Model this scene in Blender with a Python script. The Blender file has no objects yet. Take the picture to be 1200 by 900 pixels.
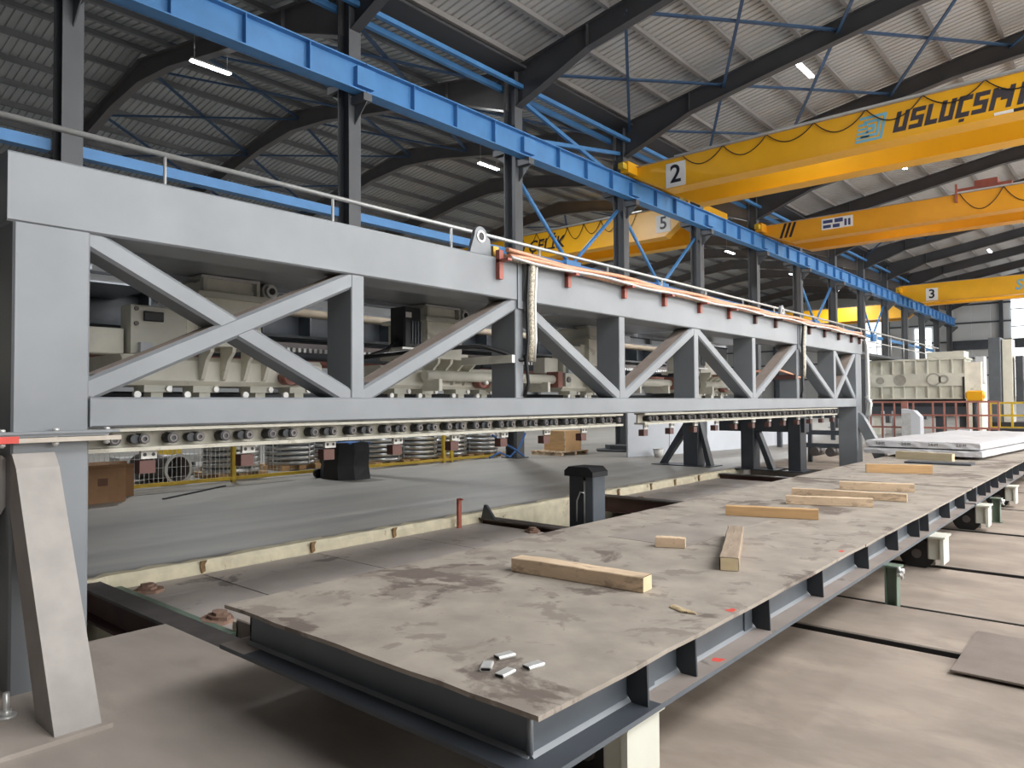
import bpy, math, random
from mathutils import Vector, Matrix
random.seed(7)
R = math.radians
S = bpy.context.scene
COL = S.collection

# ------------------------------------------------------------------ camera
cam_d = bpy.data.cameras.new('camera')
cam_d.sensor_fit = 'HORIZONTAL'; cam_d.sensor_width = 36.0
cam_d.lens = 36.0 * 850.0 / 1200.0
cam_d.clip_start = 0.05; cam_d.clip_end = 300
cam = bpy.data.objects.new('camera', cam_d); COL.objects.link(cam)
YAW, PITCH, ROLL = R(40.9), R(1.48), R(0.35)
fw = Vector((-math.sin(YAW)*math.cos(PITCH), math.cos(YAW)*math.cos(PITCH), math.sin(PITCH)))
rt = Vector((math.cos(YAW), math.sin(YAW), 0)); up = rt.cross(fw)
r2 = rt*math.cos(ROLL) - up*math.sin(ROLL); u2 = up*math.cos(ROLL) + rt*math.sin(ROLL)
m3 = Matrix((r2, u2, -fw)).transposed()
cam.matrix_world = Matrix.Translation((0, 0, 1.65)) @ m3.to_4x4()
S.camera = cam

# ------------------------------------------------------------------ world, daylight, exposure
w = bpy.data.worlds.new('sky'); S.world = w; w.use_nodes = True
w.node_tree.nodes['Background'].inputs[0].default_value = (0.85, 0.93, 1.0, 1)
w.node_tree.nodes['Background'].inputs[1].default_value = 1.0
S.view_settings.view_transform = 'Standard'
S.view_settings.look = 'None'
S.view_settings.exposure = 0.12
S.view_settings.gamma = 1.0
S.view_settings.use_curve_mapping = False

def area(name, loc, rot, sx, sy, power, color):
    d = bpy.data.lights.new(name, 'AREA'); d.shape = 'RECTANGLE'; d.size = sx; d.size_y = sy
    d.energy = power; d.color = color
    o = bpy.data.objects.new(name, d); COL.objects.link(o); o.location = loc; o.rotation_euler = rot
    return o
WIN_X = 9.8
# daylight through the window bands of the long wall on the +X side (one lamp in each window opening)
WINDOWS = [(9.25, 15.5), (23.5, 11.0), (36.0, 11.0), (50.0, 14.0), (68.0, 14.0)]
for i, (yc, ln) in enumerate(WINDOWS):
    area('daylight', (WIN_X - 0.12, yc, 5.4), (0, R(90), 0), 6.8, ln, 70*ln, (1.0, 0.95, 0.89))
# added soft top light through invented, unseen roof-light sheets over the open floor
ADDED_ROOFLIGHTS = [(7.48 + 6.02*k, 5.6) for k in range(-1, 12)]
for yc, ln in ADDED_ROOFLIGHTS:
    area('daylight', (6.9, yc, 11.9), (0, R(9), 0), 4.2, 5.2, 620, (0.97, 0.98, 1.0))

# ------------------------------------------------------------------ materials
MATS = {}
def mat(name, col, rough=0.5, metal=0.0, var=0.12, scale=6.0, bump=0.0, bscale=40.0, col2=None, stain=None,
        stain_lo=0.60, stain_hi=0.66, stain_scale=1.5, stretch=(1, 1, 1), emit=None, estr=0.0):
    if name in MATS: return MATS[name]
    m = bpy.data.materials.new(name); m.use_nodes = True
    nt = m.node_tree; N = nt.nodes; L = nt.links
    b = N['Principled BSDF']
    b.inputs['Roughness'].default_value = rough; b.inputs['Metallic'].default_value = metal
    tc = N.new('ShaderNodeTexCoord'); mp = N.new('ShaderNodeMapping'); mp.inputs['Scale'].default_value = stretch
    L.new(tc.outputs['Object'], mp.inputs['Vector'])
    nz = N.new('ShaderNodeTexNoise'); nz.inputs['Scale'].default_value = scale; nz.inputs['Detail'].default_value = 6
    L.new(mp.outputs[0], nz.inputs['Vector'])
    rp = N.new('ShaderNodeValToRGB')
    c2 = col2 or tuple(c*(1-var) for c in col); c1 = tuple(min(1, c*(1+var)) for c in col)
    rp.color_ramp.elements[0].position = 0.3; rp.color_ramp.elements[0].color = (*c2, 1)
    rp.color_ramp.elements[1].position = 0.7; rp.color_ramp.elements[1].color = (*c1, 1)
    L.new(nz.outputs['Fac'], rp.inputs[0]); last = rp.outputs[0]
    if stain:
        for k, (sc_, col_) in enumerate(((stain_scale, stain), (stain_scale*3.1, tuple(0.5*(a+b_) for a, b_ in zip(stain, col))))):
            n2 = N.new('ShaderNodeTexNoise'); n2.inputs['Scale'].default_value = sc_; n2.inputs['Detail'].default_value = 8
            n2.inputs['Roughness'].default_value = 0.62
            n2.inputs['Distortion'].default_value = 0.4
            L.new(mp.outputs[0], n2.inputs['Vector'])
            r_ = N.new('ShaderNodeValToRGB')
            r_.color_ramp.elements[0].position = stain_lo; r_.color_ramp.elements[0].color = (0, 0, 0, 1)
            r_.color_ramp.elements[1].position = stain_hi; r_.color_ramp.elements[1].color = (1, 1, 1, 1)
            L.new(n2.outputs['Fac'], r_.inputs[0])
            mx = N.new('ShaderNodeMix'); mx.data_type = 'RGBA'
            L.new(r_.outputs[0], mx.inputs[0]); L.new(last, mx.inputs[6]); mx.inputs[7].default_value = (*col_, 1)
            last = mx.outputs[2]
    L.new(last, b.inputs['Base Color'])
    if bump > 0:
        n3 = N.new('ShaderNodeTexNoise'); n3.inputs['Scale'].default_value = bscale; n3.inputs['Detail'].default_value = 4
        L.new(mp.outputs[0], n3.inputs['Vector'])
        bp = N.new('ShaderNodeBump'); bp.inputs['Strength'].default_value = bump; bp.inputs['Distance'].default_value = 0.01
        L.new(n3.outputs['Fac'], bp.inputs['Height']); L.new(bp.outputs[0], b.inputs['Normal'])
    if emit:
        b.inputs['Emission Color'].default_value = (*emit, 1); b.inputs['Emission Strength'].default_value = estr
    MATS[name] = m
    return m

M_gantry = mat('grey_paint', (0.215, 0.230, 0.245), 0.42, 0.1, 0.1, 1.6)
M_gtop = mat('dusty_grey_paint', (0.36, 0.335, 0.31), 0.7, 0.0, 0.12, 5)
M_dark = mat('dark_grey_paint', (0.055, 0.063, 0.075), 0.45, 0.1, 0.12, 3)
M_tabside = mat('slate_paint', (0.105, 0.122, 0.14), 0.4, 0.1, 0.1, 4)
M_tabflange = mat('dusty_flange', (0.27, 0.23, 0.205), 0.6, 0.0, 0.15, 3, stain=(0.03, 0.03, 0.032), stain_scale=1.3)
M_deck = mat('worn_deck_steel', (0.33, 0.288, 0.242), 0.62, 0.0, 0.18, 4.0, bump=0.12, bscale=30,
             stain=(0.15, 0.12, 0.10), stain_lo=0.56, stain_hi=0.60, stain_scale=1.2)
M_deck2 = mat('worn_deck_steel_dark', (0.30, 0.265, 0.23), 0.62, 0.0, 0.15, 3, bump=0.1, bscale=30, stain=(0.11, 0.095, 0.08), stain_scale=1.1)
M_blue = mat('blue_paint', (0.075, 0.235, 0.50), 0.48, 0.05, 0.1, 2)
M_bluedk = mat('blue_brace_paint', (0.035, 0.08, 0.16), 0.45, 0.05, 0.1, 2)
M_yellow = mat('crane_yellow', (0.80, 0.40, 0.012), 0.38, 0.0, 0.05, 1.2)
M_orange = mat('crane_orange', (0.75, 0.33, 0.015), 0.4, 0.0, 0.05, 1.2)
M_ylw2 = mat('safety_yellow', (0.62, 0.42, 0.03), 0.5, 0.0, 0.15, 5)
M_cream = mat('cream_paint', (0.80, 0.78, 0.68), 0.5, 0.0, 0.09, 3, stain=(0.58, 0.55, 0.45), stain_scale=2.2, stain_lo=0.62, stain_hi=0.70)
M_creamlt = mat('pale_cream_paint', (0.62, 0.62, 0.54), 0.5, 0.0, 0.06, 3)
M_kerb = mat('chipped_cream_kerb', (0.66, 0.60, 0.44), 0.8, 0.0, 0.12, 6, bump=0.5, bscale=18, stain=(0.26, 0.17, 0.09), stain_scale=3.5, stain_lo=0.66, stain_hi=0.70)
M_floorR = mat('beige_concrete', (0.32, 0.265, 0.218), 0.55, 0.0, 0.22, 2.4, bump=0.06, bscale=25, stain=(0.20, 0.165, 0.137), stain_scale=1.6, stain_lo=0.50, stain_hi=0.72, stretch=(0.6, 1, 1))
M_floorA = mat('brown_concrete', (0.37, 0.322, 0.28), 0.55, 0.0, 0.2, 2.0, bump=0.05, bscale=25, stain=(0.28, 0.24, 0.205), stain_scale=0.9, stain_lo=0.56, stain_hi=0.72, stretch=(0.5, 1.1, 1))
M_floorB = mat('grey_concrete', (0.31, 0.292, 0.262), 0.5, 0.0, 0.1, 0.7, bump=0.03, bscale=20, stain=(0.22, 0.215, 0.205), stain_scale=0.35, stain_lo=0.5, stain_hi=0.75, stretch=(2.2, 0.5, 1))
M_plate = mat('floor_plate', (0.44, 0.395, 0.365), 0.55, 0.0, 0.12, 2, bump=0.06, bscale=25, stain=(0.22, 0.19, 0.175), stain_scale=1.2, stain_lo=0.64, stain_hi=0.68)
M_pit = mat('pit_dark', (0.05, 0.047, 0.044), 0.9, 0.0, 0.2, 3)
M_rust = mat('oxide_primer', (0.10, 0.05, 0.043), 0.6, 0.0, 0.15, 4)
M_rail = mat('worn_rail', (0.14, 0.125, 0.12), 0.45, 0.6, 0.15, 6)
M_redp = mat('red_brown_paint', (0.36, 0.10, 0.07), 0.5, 0.0, 0.15, 4)
M_redlt = mat('faded_red_paint', (0.33, 0.14, 0.11), 0.55, 0.0, 0.15, 4)
M_redspray = mat('red_spray', (0.62, 0.07, 0.05), 0.5, 0.0, 0.1, 4)
M_roof = mat('roof_sheet', (0.52, 0.52, 0.515), 0.5, 0.35, 0.07, 0.6)
M_roofL = mat('roof_sheet_aged', (0.54, 0.555, 0.56), 0.5, 0.35, 0.07, 0.6)
M_purlin = mat('galvanised_purlin', (0.30, 0.29, 0.28), 0.5, 0.3, 0.1, 1)
M_rafter = mat('rafter_paint', (0.06, 0.061, 0.066), 0.5, 0.1, 0.1, 1)
M_colm = mat('column_paint', (0.10, 0.105, 0.112), 0.5, 0.1, 0.1, 1)
M_wallp = mat('wall_sheet', (0.55, 0.57, 0.57), 0.6, 0.0, 0.05, 0.5)
M_walld = mat('aged_wall_sheet', (0.30, 0.31, 0.32), 0.6, 0.0, 0.06, 0.5)
M_wood = mat('fresh_timber', (0.68, 0.51, 0.345), 0.7, 0.0, 0.18, 3, bump=0.15, bscale=14, stain=(0.17, 0.11, 0.07), stain_scale=2.2, stain_lo=0.53, stain_hi=0.66, stretch=(1, 2.5, 2.5))
M_wood2 = mat('orange_timber', (0.58, 0.36, 0.17), 0.7, 0.0, 0.12, 3, bump=0.1, bscale=14, stretch=(1, 7, 7))
M_woodend = mat('timber_end', (0.66, 0.53, 0.33), 0.75, 0.0, 0.12, 8)
M_steel = mat('bright_steel', (0.62, 0.63, 0.63), 0.28, 0.85, 0.12, 5)
M_alu = mat('aluminium', (0.66, 0.66, 0.64), 0.35, 0.5, 0.1, 8)
M_galv = mat('galvanised_pipe', (0.60, 0.60, 0.58), 0.35, 0.5, 0.08, 5)
M_black = mat('black_rubber', (0.012, 0.012, 0.013), 0.45, 0.0, 0.2, 4)
M_blackp = mat('black_sheet', (0.02, 0.021, 0.025), 0.6, 0.0, 0.2, 4)
M_white = mat('white_wrap', (0.56, 0.555, 0.565), 0.45, 0.0, 0.05, 6, bump=0.5, bscale=5)
M_whitep = mat('white_panel', (0.52, 0.55, 0.59), 0.5, 0.0, 0.04, 1)
M_card = mat('cardboard', (0.33, 0.19, 0.10), 0.85, 0.0, 0.1, 6)
M_copper = mat('copper_hose', (0.62, 0.32, 0.20), 0.4, 0.3, 0.15, 30)
M_hose = mat('braided_sleeve', (0.55, 0.50, 0.40), 0.5, 0.2, 0.5, 55, col2=(0.10, 0.085, 0.06))
M_print = mat('print_black', (0.015, 0.014, 0.02), 0.5, 0.0, 0.02, 2)
M_numw = mat('number_plate_white', (0.78, 0.76, 0.72), 0.5, 0.0, 0.02, 2)
M_logo = mat('logo_blue', (0.16, 0.42, 0.56), 0.5, 0.0, 0.02, 2)
M_led = mat('led_tube', (1, 1, 1), 0.5, 0.0, 0.0, 1, emit=(0.93, 0.97, 1.0), estr=22)
M_pane = mat('daylit_pane', (0.9, 0.95, 1), 0.5, 0.0, 0.0, 1, emit=(0.92, 0.96, 1.0), estr=1.6)
M_motor = mat('motor_black', (0.03, 0.032, 0.035), 0.4, 0.2, 0.15, 5)
M_green = mat('green_stand_paint', (0.16, 0.22, 0.17), 0.5, 0.1, 0.12, 5)
M_checker = mat('checker_plate', (0.25, 0.21, 0.185), 0.5, 0.3, 0.15, 4)
M_bluewrap = mat('blue_cloth', (0.05, 0.16, 0.42), 0.7, 0.0, 0.15, 5)
M_tarp = mat('grey_tarp', (0.07, 0.075, 0.08), 0.7, 0.0, 0.2, 4)
M_gutter = mat('dark_gap', (0.03, 0.027, 0.025), 0.9, 0.0, 0.1, 3)

# checker plate gets its raised pattern as fine relief
def add_checker(m):
    nt = m.node_tree; N = nt.nodes; L = nt.links; b = N['Principled BSDF']
    tc = N.new('ShaderNodeTexCoord'); mp = N.new('ShaderNodeMapping'); mp.inputs['Rotation'].default_value = (0, 0, R(45))
    v = N.new('ShaderNodeTexChecker'); v.inputs['Scale'].default_value = 34
    bp = N.new('ShaderNodeBump'); bp.inputs['Strength'].default_value = 0.8; bp.inputs['Distance'].default_value = 0.006
    L.new(tc.outputs['Object'], mp.inputs[0]); L.new(mp.outputs[0], v.inputs['Vector']); L.new(v.outputs['Fac'], bp.inputs['Height'])
    L.new(bp.outputs[0], b.inputs['Normal'])
add_checker(M_checker)

# ------------------------------------------------------------------ mesh helpers
class MB:
    def __init__(s): s.v = []; s.f = []; s.sm = []
    def add(s, vs, fs, smooth=False):
        n = len(s.v); s.v += [tuple(v) for v in vs]; s.f += [tuple(i+n for i in f) for f in fs]; s.sm += [smooth]*len(fs); return s
    def box(s, x0, x1, y0, y1, z0, z1):
        vs = [(x, y, z) for z in (z0, z1) for y in (y0, y1) for x in (x0, x1)]
        return s.add(vs, [(0,2,3,1), (4,5,7,6), (0,1,5,4), (2,6,7,3), (0,4,6,2), (1,3,7,5)])
    def cbox(s, x0, x1, y0, y1, z0, z1, c=0.01):
        """box with chamfered edges along its longest axis"""
        L = [x1-x0, y1-y0, z1-z0]; a = L.index(max(L))
        lo = [x0, y0, z0]; hi = [x1, y1, z1]; i, j = [k for k in range(3) if k != a]
        p2 = [(lo[i]+c, lo[j]), (hi[i]-c, lo[j]), (hi[i], lo[j]+c), (hi[i], hi[j]-c), (hi[i]-c, hi[j]), (lo[i]+c, hi[j]), (lo[i], hi[j]-c), (lo[i], lo[j]+c)]
        vs = []
        for t in (lo[a], hi[a]):
            for (u, w_) in p2:
                q = [0, 0, 0]; q[a] = t; q[i] = u; q[j] = w_; vs.append(q)
        fs = [tuple(range(8)), tuple(range(15, 7, -1))] + [(k, (k+1) % 8, 8+(k+1) % 8, 8+k) for k in range(8)]
        return s.add(vs, fs)
    def prism(s, pts, axis, a0, a1):
        """closed 2-D polygon extruded along an axis (pts are the two other coords in xyz order)"""
        i, j = [k for k in range(3) if k != axis]; n = len(pts); vs = []
        for t in (a0, a1):
            for (u, w_) in pts:
                q = [0, 0, 0]; q[axis] = t; q[i] = u; q[j] = w_; vs.append(q)
        return s.add(vs, [tuple(range(n-1, -1, -1)), tuple(range(n, 2*n))] + [(k, (k+1) % n, n+(k+1) % n, n+k) for k in range(n)])
    def bar(s, p, q, wd, dp, upv=(1, 0, 0)):
        """rectangular bar from p to q: dp along upv, wd across"""
        p = Vector(p); q = Vector(q); d = (q-p).normalized(); u = Vector(upv); u = (u - d*u.dot(d)).normalized(); v = d.cross(u)
        vs = [e + u*a*dp/2 + v*b*wd/2 for e in (p, q) for a, b in ((-1,-1), (1,-1), (1,1), (-1,1))]
        return s.add(vs, [(3,2,1,0), (4,5,6,7), (0,1,5,4), (1,2,6,5), (2,3,7,6), (3,0,4,7)])
    def cyl(s, p, q, r, n=12, r1=None, caps=True):
        p = Vector(p); q = Vector(q); d = (q-p).normalized(); u = d.orthogonal().normalized(); v = d.cross(u); r1 = r if r1 is None else r1
        vs = [e + (u*math.cos(2*math.pi*k/n) + v*math.sin(2*math.pi*k/n))*rr for e, rr in ((p, r), (q, r1)) for k in range(n)]
        s.add(vs, [(k, (k+1) % n, n+(k+1) % n, n+k) for k in range(n)], True)
        if caps:
            m = len(s.v) - 2*n; s.f += [tuple(m+k for k in range(n-1, -1, -1)), tuple(m+n+k for k in range(n))]; s.sm += [False, False]
        return s
    def ring(s, p, q, ro, ri, n=20):
        p = Vector(p); q = Vector(q); d = (q-p).normalized(); u = d.orthogonal().normalized(); v = d.cross(u)
        c = [u*math.cos(2*math.pi*k/n) + v*math.sin(2*math.pi*k/n) for k in range(n)]
        vs = [p+a*ro for a in c] + [q+a*ro for a in c] + [q+a*ri for a in c] + [p+a*ri for a in c]
        fs = [(g*n+k, g*n+(k+1) % n, ((g+1) % 4)*n+(k+1) % n, ((g+1) % 4)*n+k) for g in range(4) for k in range(n)]
        n0 = len(s.sm); s.add(vs, fs, False)
        for g in (0, 2):
            for k in range(n): s.sm[n0+g*n+k] = True
        return s
    def tube(s, pts, r, n=8):
        pts = [Vector(p) for p in pts]; rings = []; base = len(s.v); u = None
        for i, p in enumerate(pts):
            d = (pts[min(i+1, len(pts)-1)] - pts[max(i-1, 0)]).normalized()
            u = d.orthogonal().normalized() if u is None else (u - d*u.dot(d)).normalized()
            v = d.cross(u)
            s.v += [tuple(p + (u*math.cos(2*math.pi*k/n) + v*math.sin(2*math.pi*k/n))*r) for k in range(n)]
        for i in range(len(pts)-1):
            for k in range(n):
                s.f.append((base+i*n+k, base+i*n+(k+1) % n, base+(i+1)*n+(k+1) % n, base+(i+1)*n+k)); s.sm.append(True)
        s.f += [tuple(base+k for k in range(n-1, -1, -1)), tuple(base+(len(pts)-1)*n+k for k in range(n))]; s.sm += [False, False]
        return s
    def ibeam_y(s, xc, y0, y1, z0, z1, bw, tf=0.025, tw=0.015):
        s.box(xc-bw/2, xc+bw/2, y0, y1, z0, z0+tf); s.box(xc-bw/2, xc+bw/2, y0, y1, z1-tf, z1); s.box(xc-tw/2, xc+tw/2, y0, y1, z0+tf, z1-tf); return s
    def mesh(s, name):
        me = bpy.data.meshes.new(name); me.from_pydata(s.v, [], s.f); me.update()
        me.polygons.foreach_set('use_smooth', s.sm); return me
    def build(s, name, m, parent=None, loc=None, **tags):
        return obj(name, s.mesh(name), m, parent, loc, **tags)

def obj(name, me, m, parent=None, loc=None, rot=None, **tags):
    if m is not None and not me.materials: me.materials.append(m)
    o = bpy.data.objects.new(name, me); COL.objects.link(o)
    if parent is not None: o.parent = parent
    if loc is not None: o.location = loc
    if rot is not None: o.rotation_euler = rot
    for k, v in tags.items(): o[k] = v
    return o
def thing(name, label, cat, loc=(0, 0, 0), rz=0.0, group=None):
    o = bpy.data.objects.new(name, None); COL.objects.link(o); o.location = loc; o.rotation_euler = (0, 0, rz)
    o.empty_display_size = 0.2
    o['label'] = label; o['category'] = cat
    if group: o['group'] = group
    return o
def struct(name, label, cat):
    o = thing(name, label, cat); o['kind'] = 'structure'; return o
def sstruct(name, mb, m, label, cat):
    return mb.build(name, m, None, None, label=label, category=cat, kind='structure')
def copy_tree(o, parent=None):
    c = o.copy(); COL.objects.link(c)
    if parent is not None: c.parent = parent
    for ch in list(o.children): copy_tree(ch, c)
    return c
def text(body, size, m, parent, mtx, shear=0.0, name='lettering', offset=0.0, extrude=0.004, sx=1.0, wid=None):
    cu = bpy.data.curves.new(name, 'FONT'); cu.body = body; cu.size = size; cu.shear = shear; cu.extrude = extrude; cu.offset = offset
    cu.align_x = 'CENTER'; cu.align_y = 'CENTER'; cu.resolution_u = 3
    tmp = bpy.data.objects.new('tmp', cu); me = bpy.data.meshes.new_from_object(tmp)
    bpy.data.objects.remove(tmp); me.name = name; me.materials.clear(); me.materials.append(m)
    if wid:
        xs_ = [v.co.x for v in me.vertices]; sx = wid/(max(xs_)-min(xs_))
    o = bpy.data.objects.new(name, me); COL.objects.link(o); o.parent = parent; o.matrix_local = mtx @ Matrix.Diagonal((sx, 1, 1, 1))
    return o
FACE_NEG_Y = Matrix.Rotation(R(90), 4, 'X')            # text facing the -Y side
FACE_POS_X = Matrix.Rotation(R(90), 4, 'Z') @ Matrix.Rotation(R(90), 4, 'X')
ORD = ['first', 'second', 'third', 'fourth', 'fifth', 'sixth', 'seventh', 'eighth', 'ninth', 'tenth', 'eleventh', 'twelfth', 'thirteenth', 'fourteenth', 'fifteenth']

# ------------------------------------------------------------------ building shell
CX = -14.2; LX = -38.0; RX = 9.8
CY = [4.47 + 6.02*k for k in range(-1, 14)]             # frame lines
YB0, YB1 = -14.0, 84.0
RIDGE_R, RIDGE_L = -2.2, -26.1
Z_EAVE, SL = 11.95, 0.165
def roof_z(x):
    if x > CX: return Z_EAVE + SL*(min(x, 2*RIDGE_R-x) - CX)
    return Z_EAVE + SL*((CX - x) if x > RIDGE_L else (x - LX))

floor = struct('floor', 'concrete workshop floor of slabs, grooves, plates and pits', 'floor')
def slab(x0, x1, y0, y1, m, z=0.0, t=0.32, name='slab'):
    return MB().cbox(x0, x1, y0, y1, z-t, z, 0.008).build(name, m, floor)
slab(-5.6, RX, YB0, 2.45, M_floorA)
slab(-2.0, RX, 2.45, 5.385, M_floorR)
slab(-5.3, -2.0, 2.86, 5.385, M_floorA)
slab(-5.3, RX, 5.455, 6.375, M_floorR, 0.02, 0.34)
slab(-5.3, RX, 6.50, 8.16, M_floorR)
slab(-5.3, RX, 8.29, 10.63, M_floorR)
slab(-5.3, RX, 10.76, 13.1, M_floorR)
slab(-5.3, RX, 13.18, 15.6, M_floorR)
slab(-5.3, RX, 15.68, 18.0, M_floorR)
slab(-7.55, RX, 18.0, YB1, M_floorR)
slab(LX, -7.55, YB0, YB1, M_floorB, t=0.62)
slab(-7.55, -5.6, YB0, 0.2, M_floorA)
MB().box(-7.55, RX, 0.2, 18.0, -0.75, -0.62).build('pit_floor', M_pit, floor)
MB().box(-5.3, RX, 2.45, 18.0, -0.62, -0.32).build('groove_bed', M_gutter, floor)
MB().box(-5.6, RX, YB0, 2.45, -0.62, -0.32).build('foundation', M_gutter, floor)
for yy in (5.455, 6.50, 8.29, 10.76, 13.18, 15.68):
    MB().box(-5.3, RX, yy-0.012, yy+0.004, -0.31, -0.001 if yy > 6 else 0.012).build('groove_lining', M_gutter, floor)
# rails lying in the grooves of the right-hand floor
for yy in (6.43, 8.213, 10.683, 13.14, 15.64):
    MB().box(-5.3, RX, yy-0.012, yy+0.012, -0.32, -0.06).build('groove_rail', M_rail, floor)
# sunken plates between kerb and table
plates_y = [2.86, 3.66, 5.05, 6.45, 7.85]
for a, b in zip(plates_y[:-1], plates_y[1:]):
    for x0, x1 in ((-7.5, -6.9), (-6.893, -5.3)):
        MB().cbox(x0, x1, a+0.008, b-0.008, -0.2, -0.13, 0.002).build('floor_plate', M_plate, floor)
for a, b in ((11.35, 12.9), (12.9, 14.4), (14.4, 15.9)):
    for x0, x1 in ((-7.5, -6.3), (-6.29, -5.3)):
        MB().cbox(x0, x1, a+0.008, b-0.008, -0.2, -0.13, 0.002).build('floor_plate', M_plate, floor)
# irregular chipped cream kerb along the sunken strip
kb = MB(); ys = [2.5]
while ys[-1] < 17.2: ys.append(ys[-1] + random.uniform(0.10, 0.22))
pr = [(random.uniform(-0.012, 0.02), random.uniform(-0.05, 0.012)) for _ in ys]
vs = []
for y, (dx, dz) in zip(ys, pr):
    vs += [(-7.55, y, -0.6), (-7.50+dx*0.5, y, -0.6), (-7.50+dx, y, -0.03+dz*0.3), (-7.53+dx+dz*0.4, y, 0.006), (-7.60+dz*2.5, y, 0.006), (-7.62, y, -0.05)]
n = len(ys)
kb.add(vs, [(6*i+k, 6*i+k+1, 6*i+k+7, 6*i+k+6) for i in range(n-1) for k in range(5)])
kb.build('kerb', M_kerb, floor)
for yy in (3.66, 5.0, 6.25, 11.7, 12.9, 13.9, 15.0):
    MB().prism([(yy-0.03, -0.05), (yy-0.02, 0.006), (yy+0.045, 0.008), (yy+0.02, -0.03), (yy+0.03, -0.10), (yy-0.012, -0.12)], 0, -7.5, -7.474).build('kerb_joint', mat('rust_stain', (0.24, 0.15, 0.07), 0.9, 0, 0.3, 20), floor)
# cream edge of the near end of the plates
MB().box(-7.5, -5.3, 2.80, 2.86, -0.24, -0.10).build('plate_edge_beam', M_green, floor)
MB().box(-5.36, -5.28, 2.86, 7.85, -0.2, -0.03).build('kerb_strip', M_kerb, floor)

# oxide-red I-beams crossing the pits
def pit_beam(y, x0, x1, label, z=-0.02):
    t = thing('pit_beam', label, 'beam', (0, 0, 0))
    MB().box(x0, x1, y-0.1, y+0.1, z-0.025, z).build('top_flange', M_rail, t)
    MB().box(x0, x1, y-0.012, y+0.012, z-0.26, z-0.025).build('web', M_rust, t)
    MB().box(x0, x1, y-0.1, y+0.1, z-0.285, z-0.26).build('bottom_flange', M_rust, t)
    return t
pit_beam(2.57, -7.5, -2.05, 'brown steel I-beam crossing the pit beside the gantry leg')
pit_beam(7.98, -7.5, -5.3, 'brown steel I-beam on the near edge of the open pit', -0.06)
pit_beam(11.15, -7.5, -5.3, 'brown steel I-beam on the far edge of the open pit', -0.04)
pit_beam(16.1, -7.5, -5.3, 'dark steel beam across the strip before the gantry end foot', -0.03)

def rag(x, y, z, s, label):
    mb = MB(); n = 9
    for k in range(3):
        r = s*(1-0.27*k); ang = random.random()*6
        pts = [(x + math.cos(2*math.pi*i/n+ang)*r*random.uniform(0.7, 1.15), y + math.sin(2*math.pi*i/n+ang)*r*random.uniform(0.6, 1.0)) for i in range(n)]
        mb.prism(pts, 2, z + k*s*0.16, z + (k+1)*s*0.16 + 0.004)
    mb.build('crumpled_rag', mat('rusty_rag', (0.27, 0.17, 0.125), 0.9, 0.0, 0.3, 12), None, None, label=label, category='rag')
rag(-7.2, 2.98, -0.13, 0.15, 'rusty brown rag on the plate corner next to the cream kerb')
rag(-5.75, 2.95, -0.13, 0.17, 'rusty brown rag near the left corner of the work table')
rag(-6.35, 7.75, -0.13, 0.13, 'rusty scrap lying at the near edge of the open pit')
rag(-6.9, 11.5, -0.13, 0.13, 'dark scrap lying at the far edge of the open pit')

# walls
def wall(name, mb, m, label):
    return sstruct(name, mb, m, label, 'wall')
wl = struct('wall_left', 'grey sheet-metal wall of the neighbouring bay', 'wall')
MB().box(LX-0.2, LX, YB0, YB1, 0, 12.2).build('cladding', M_walld, wl)
for z in (1.5, 3.0, 6.2, 8.0, 10.0): MB().box(LX, LX+0.12, YB0, YB1, z, z+0.12).build('girt', M_dark, wl)
wr = struct('wall_right', 'light sheet-metal wall with tall window bands', 'wall')
MB().box(RX, RX+0.2, YB0, YB1, 0, 2.0).build('cladding', M_wallp, wr)
MB().box(RX, RX+0.2, YB0, YB1, 8.8, 12.2).build('cladding', M_wallp, wr)
edges = [YB0] + [e for yc, ln in WINDOWS for e in (yc-ln/2, yc+ln/2)] + [YB1]
for a, b in zip(edges[::2], edges[1::2]):
    MB().box(RX, RX+0.2, a, b, 2.0, 8.8).build('cladding', M_wallp if a > 0 else M_walld, wr)  # near stretch coloured darker to cut light bounced onto the gantry post sides
for i, (yc, ln) in enumerate(WINDOWS):
    wn = struct('window_%d' % (i+1), 'tall daylit window band in the long light wall', 'window')
    MB().box(RX+0.04, RX+0.08, yc-ln/2, yc+ln/2, 2.0, 8.8).build('pane', M_pane, wn)
    for k in range(int(ln/1.5)+1):
        yk = yc-ln/2+k*ln/int(ln/1.5); MB().box(RX-0.02, RX+0.04, yk-0.03, yk+0.03, 2.0, 8.8).build('window_frame', M_dark, wn)
wall('wall_near', MB().box(LX, RX, YB0-0.2, YB0, 0, 14.5), mat('dark_end_wall', (0.10, 0.105, 0.11), 0.7), 'grey sheet-metal end wall behind the viewer')
wf = struct('wall_far', 'light sheet-metal end wall with dark girts beyond the press', 'wall')
fx = [LX, -22.4, -20.0, CX, -9.6, -7.4, -2.2, 4.0, RX]
for k in range(30):
    xa = LX + k*(RX-LX)/30; xb = LX + (k+1)*(RX-LX)/30
    MB().box(xa+0.01, xb-0.01, YB1, YB1+0.12, 0, 14.6).build('wall_panel', M_wallp, wf)
for z in (1.5, 4.0, 5.7, 7.4, 9.2, 11.0): MB().box(LX, RX, YB1-0.16, YB1, z, z+0.14).build('girt', M_dark, wf)
MB().box(CX, RX, YB1-0.5, YB1-0.2, 6.6, 7.5).build('portal_beam', M_dark, wf)
for x in (-32, -26, -20.0, -10.0, -5.0, 0.5, 5.0): MB().box(x-0.15, x+0.15, YB1-0.45, YB1-0.16, 0, 13.5).build('wall_post', M_dark, wf)
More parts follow.
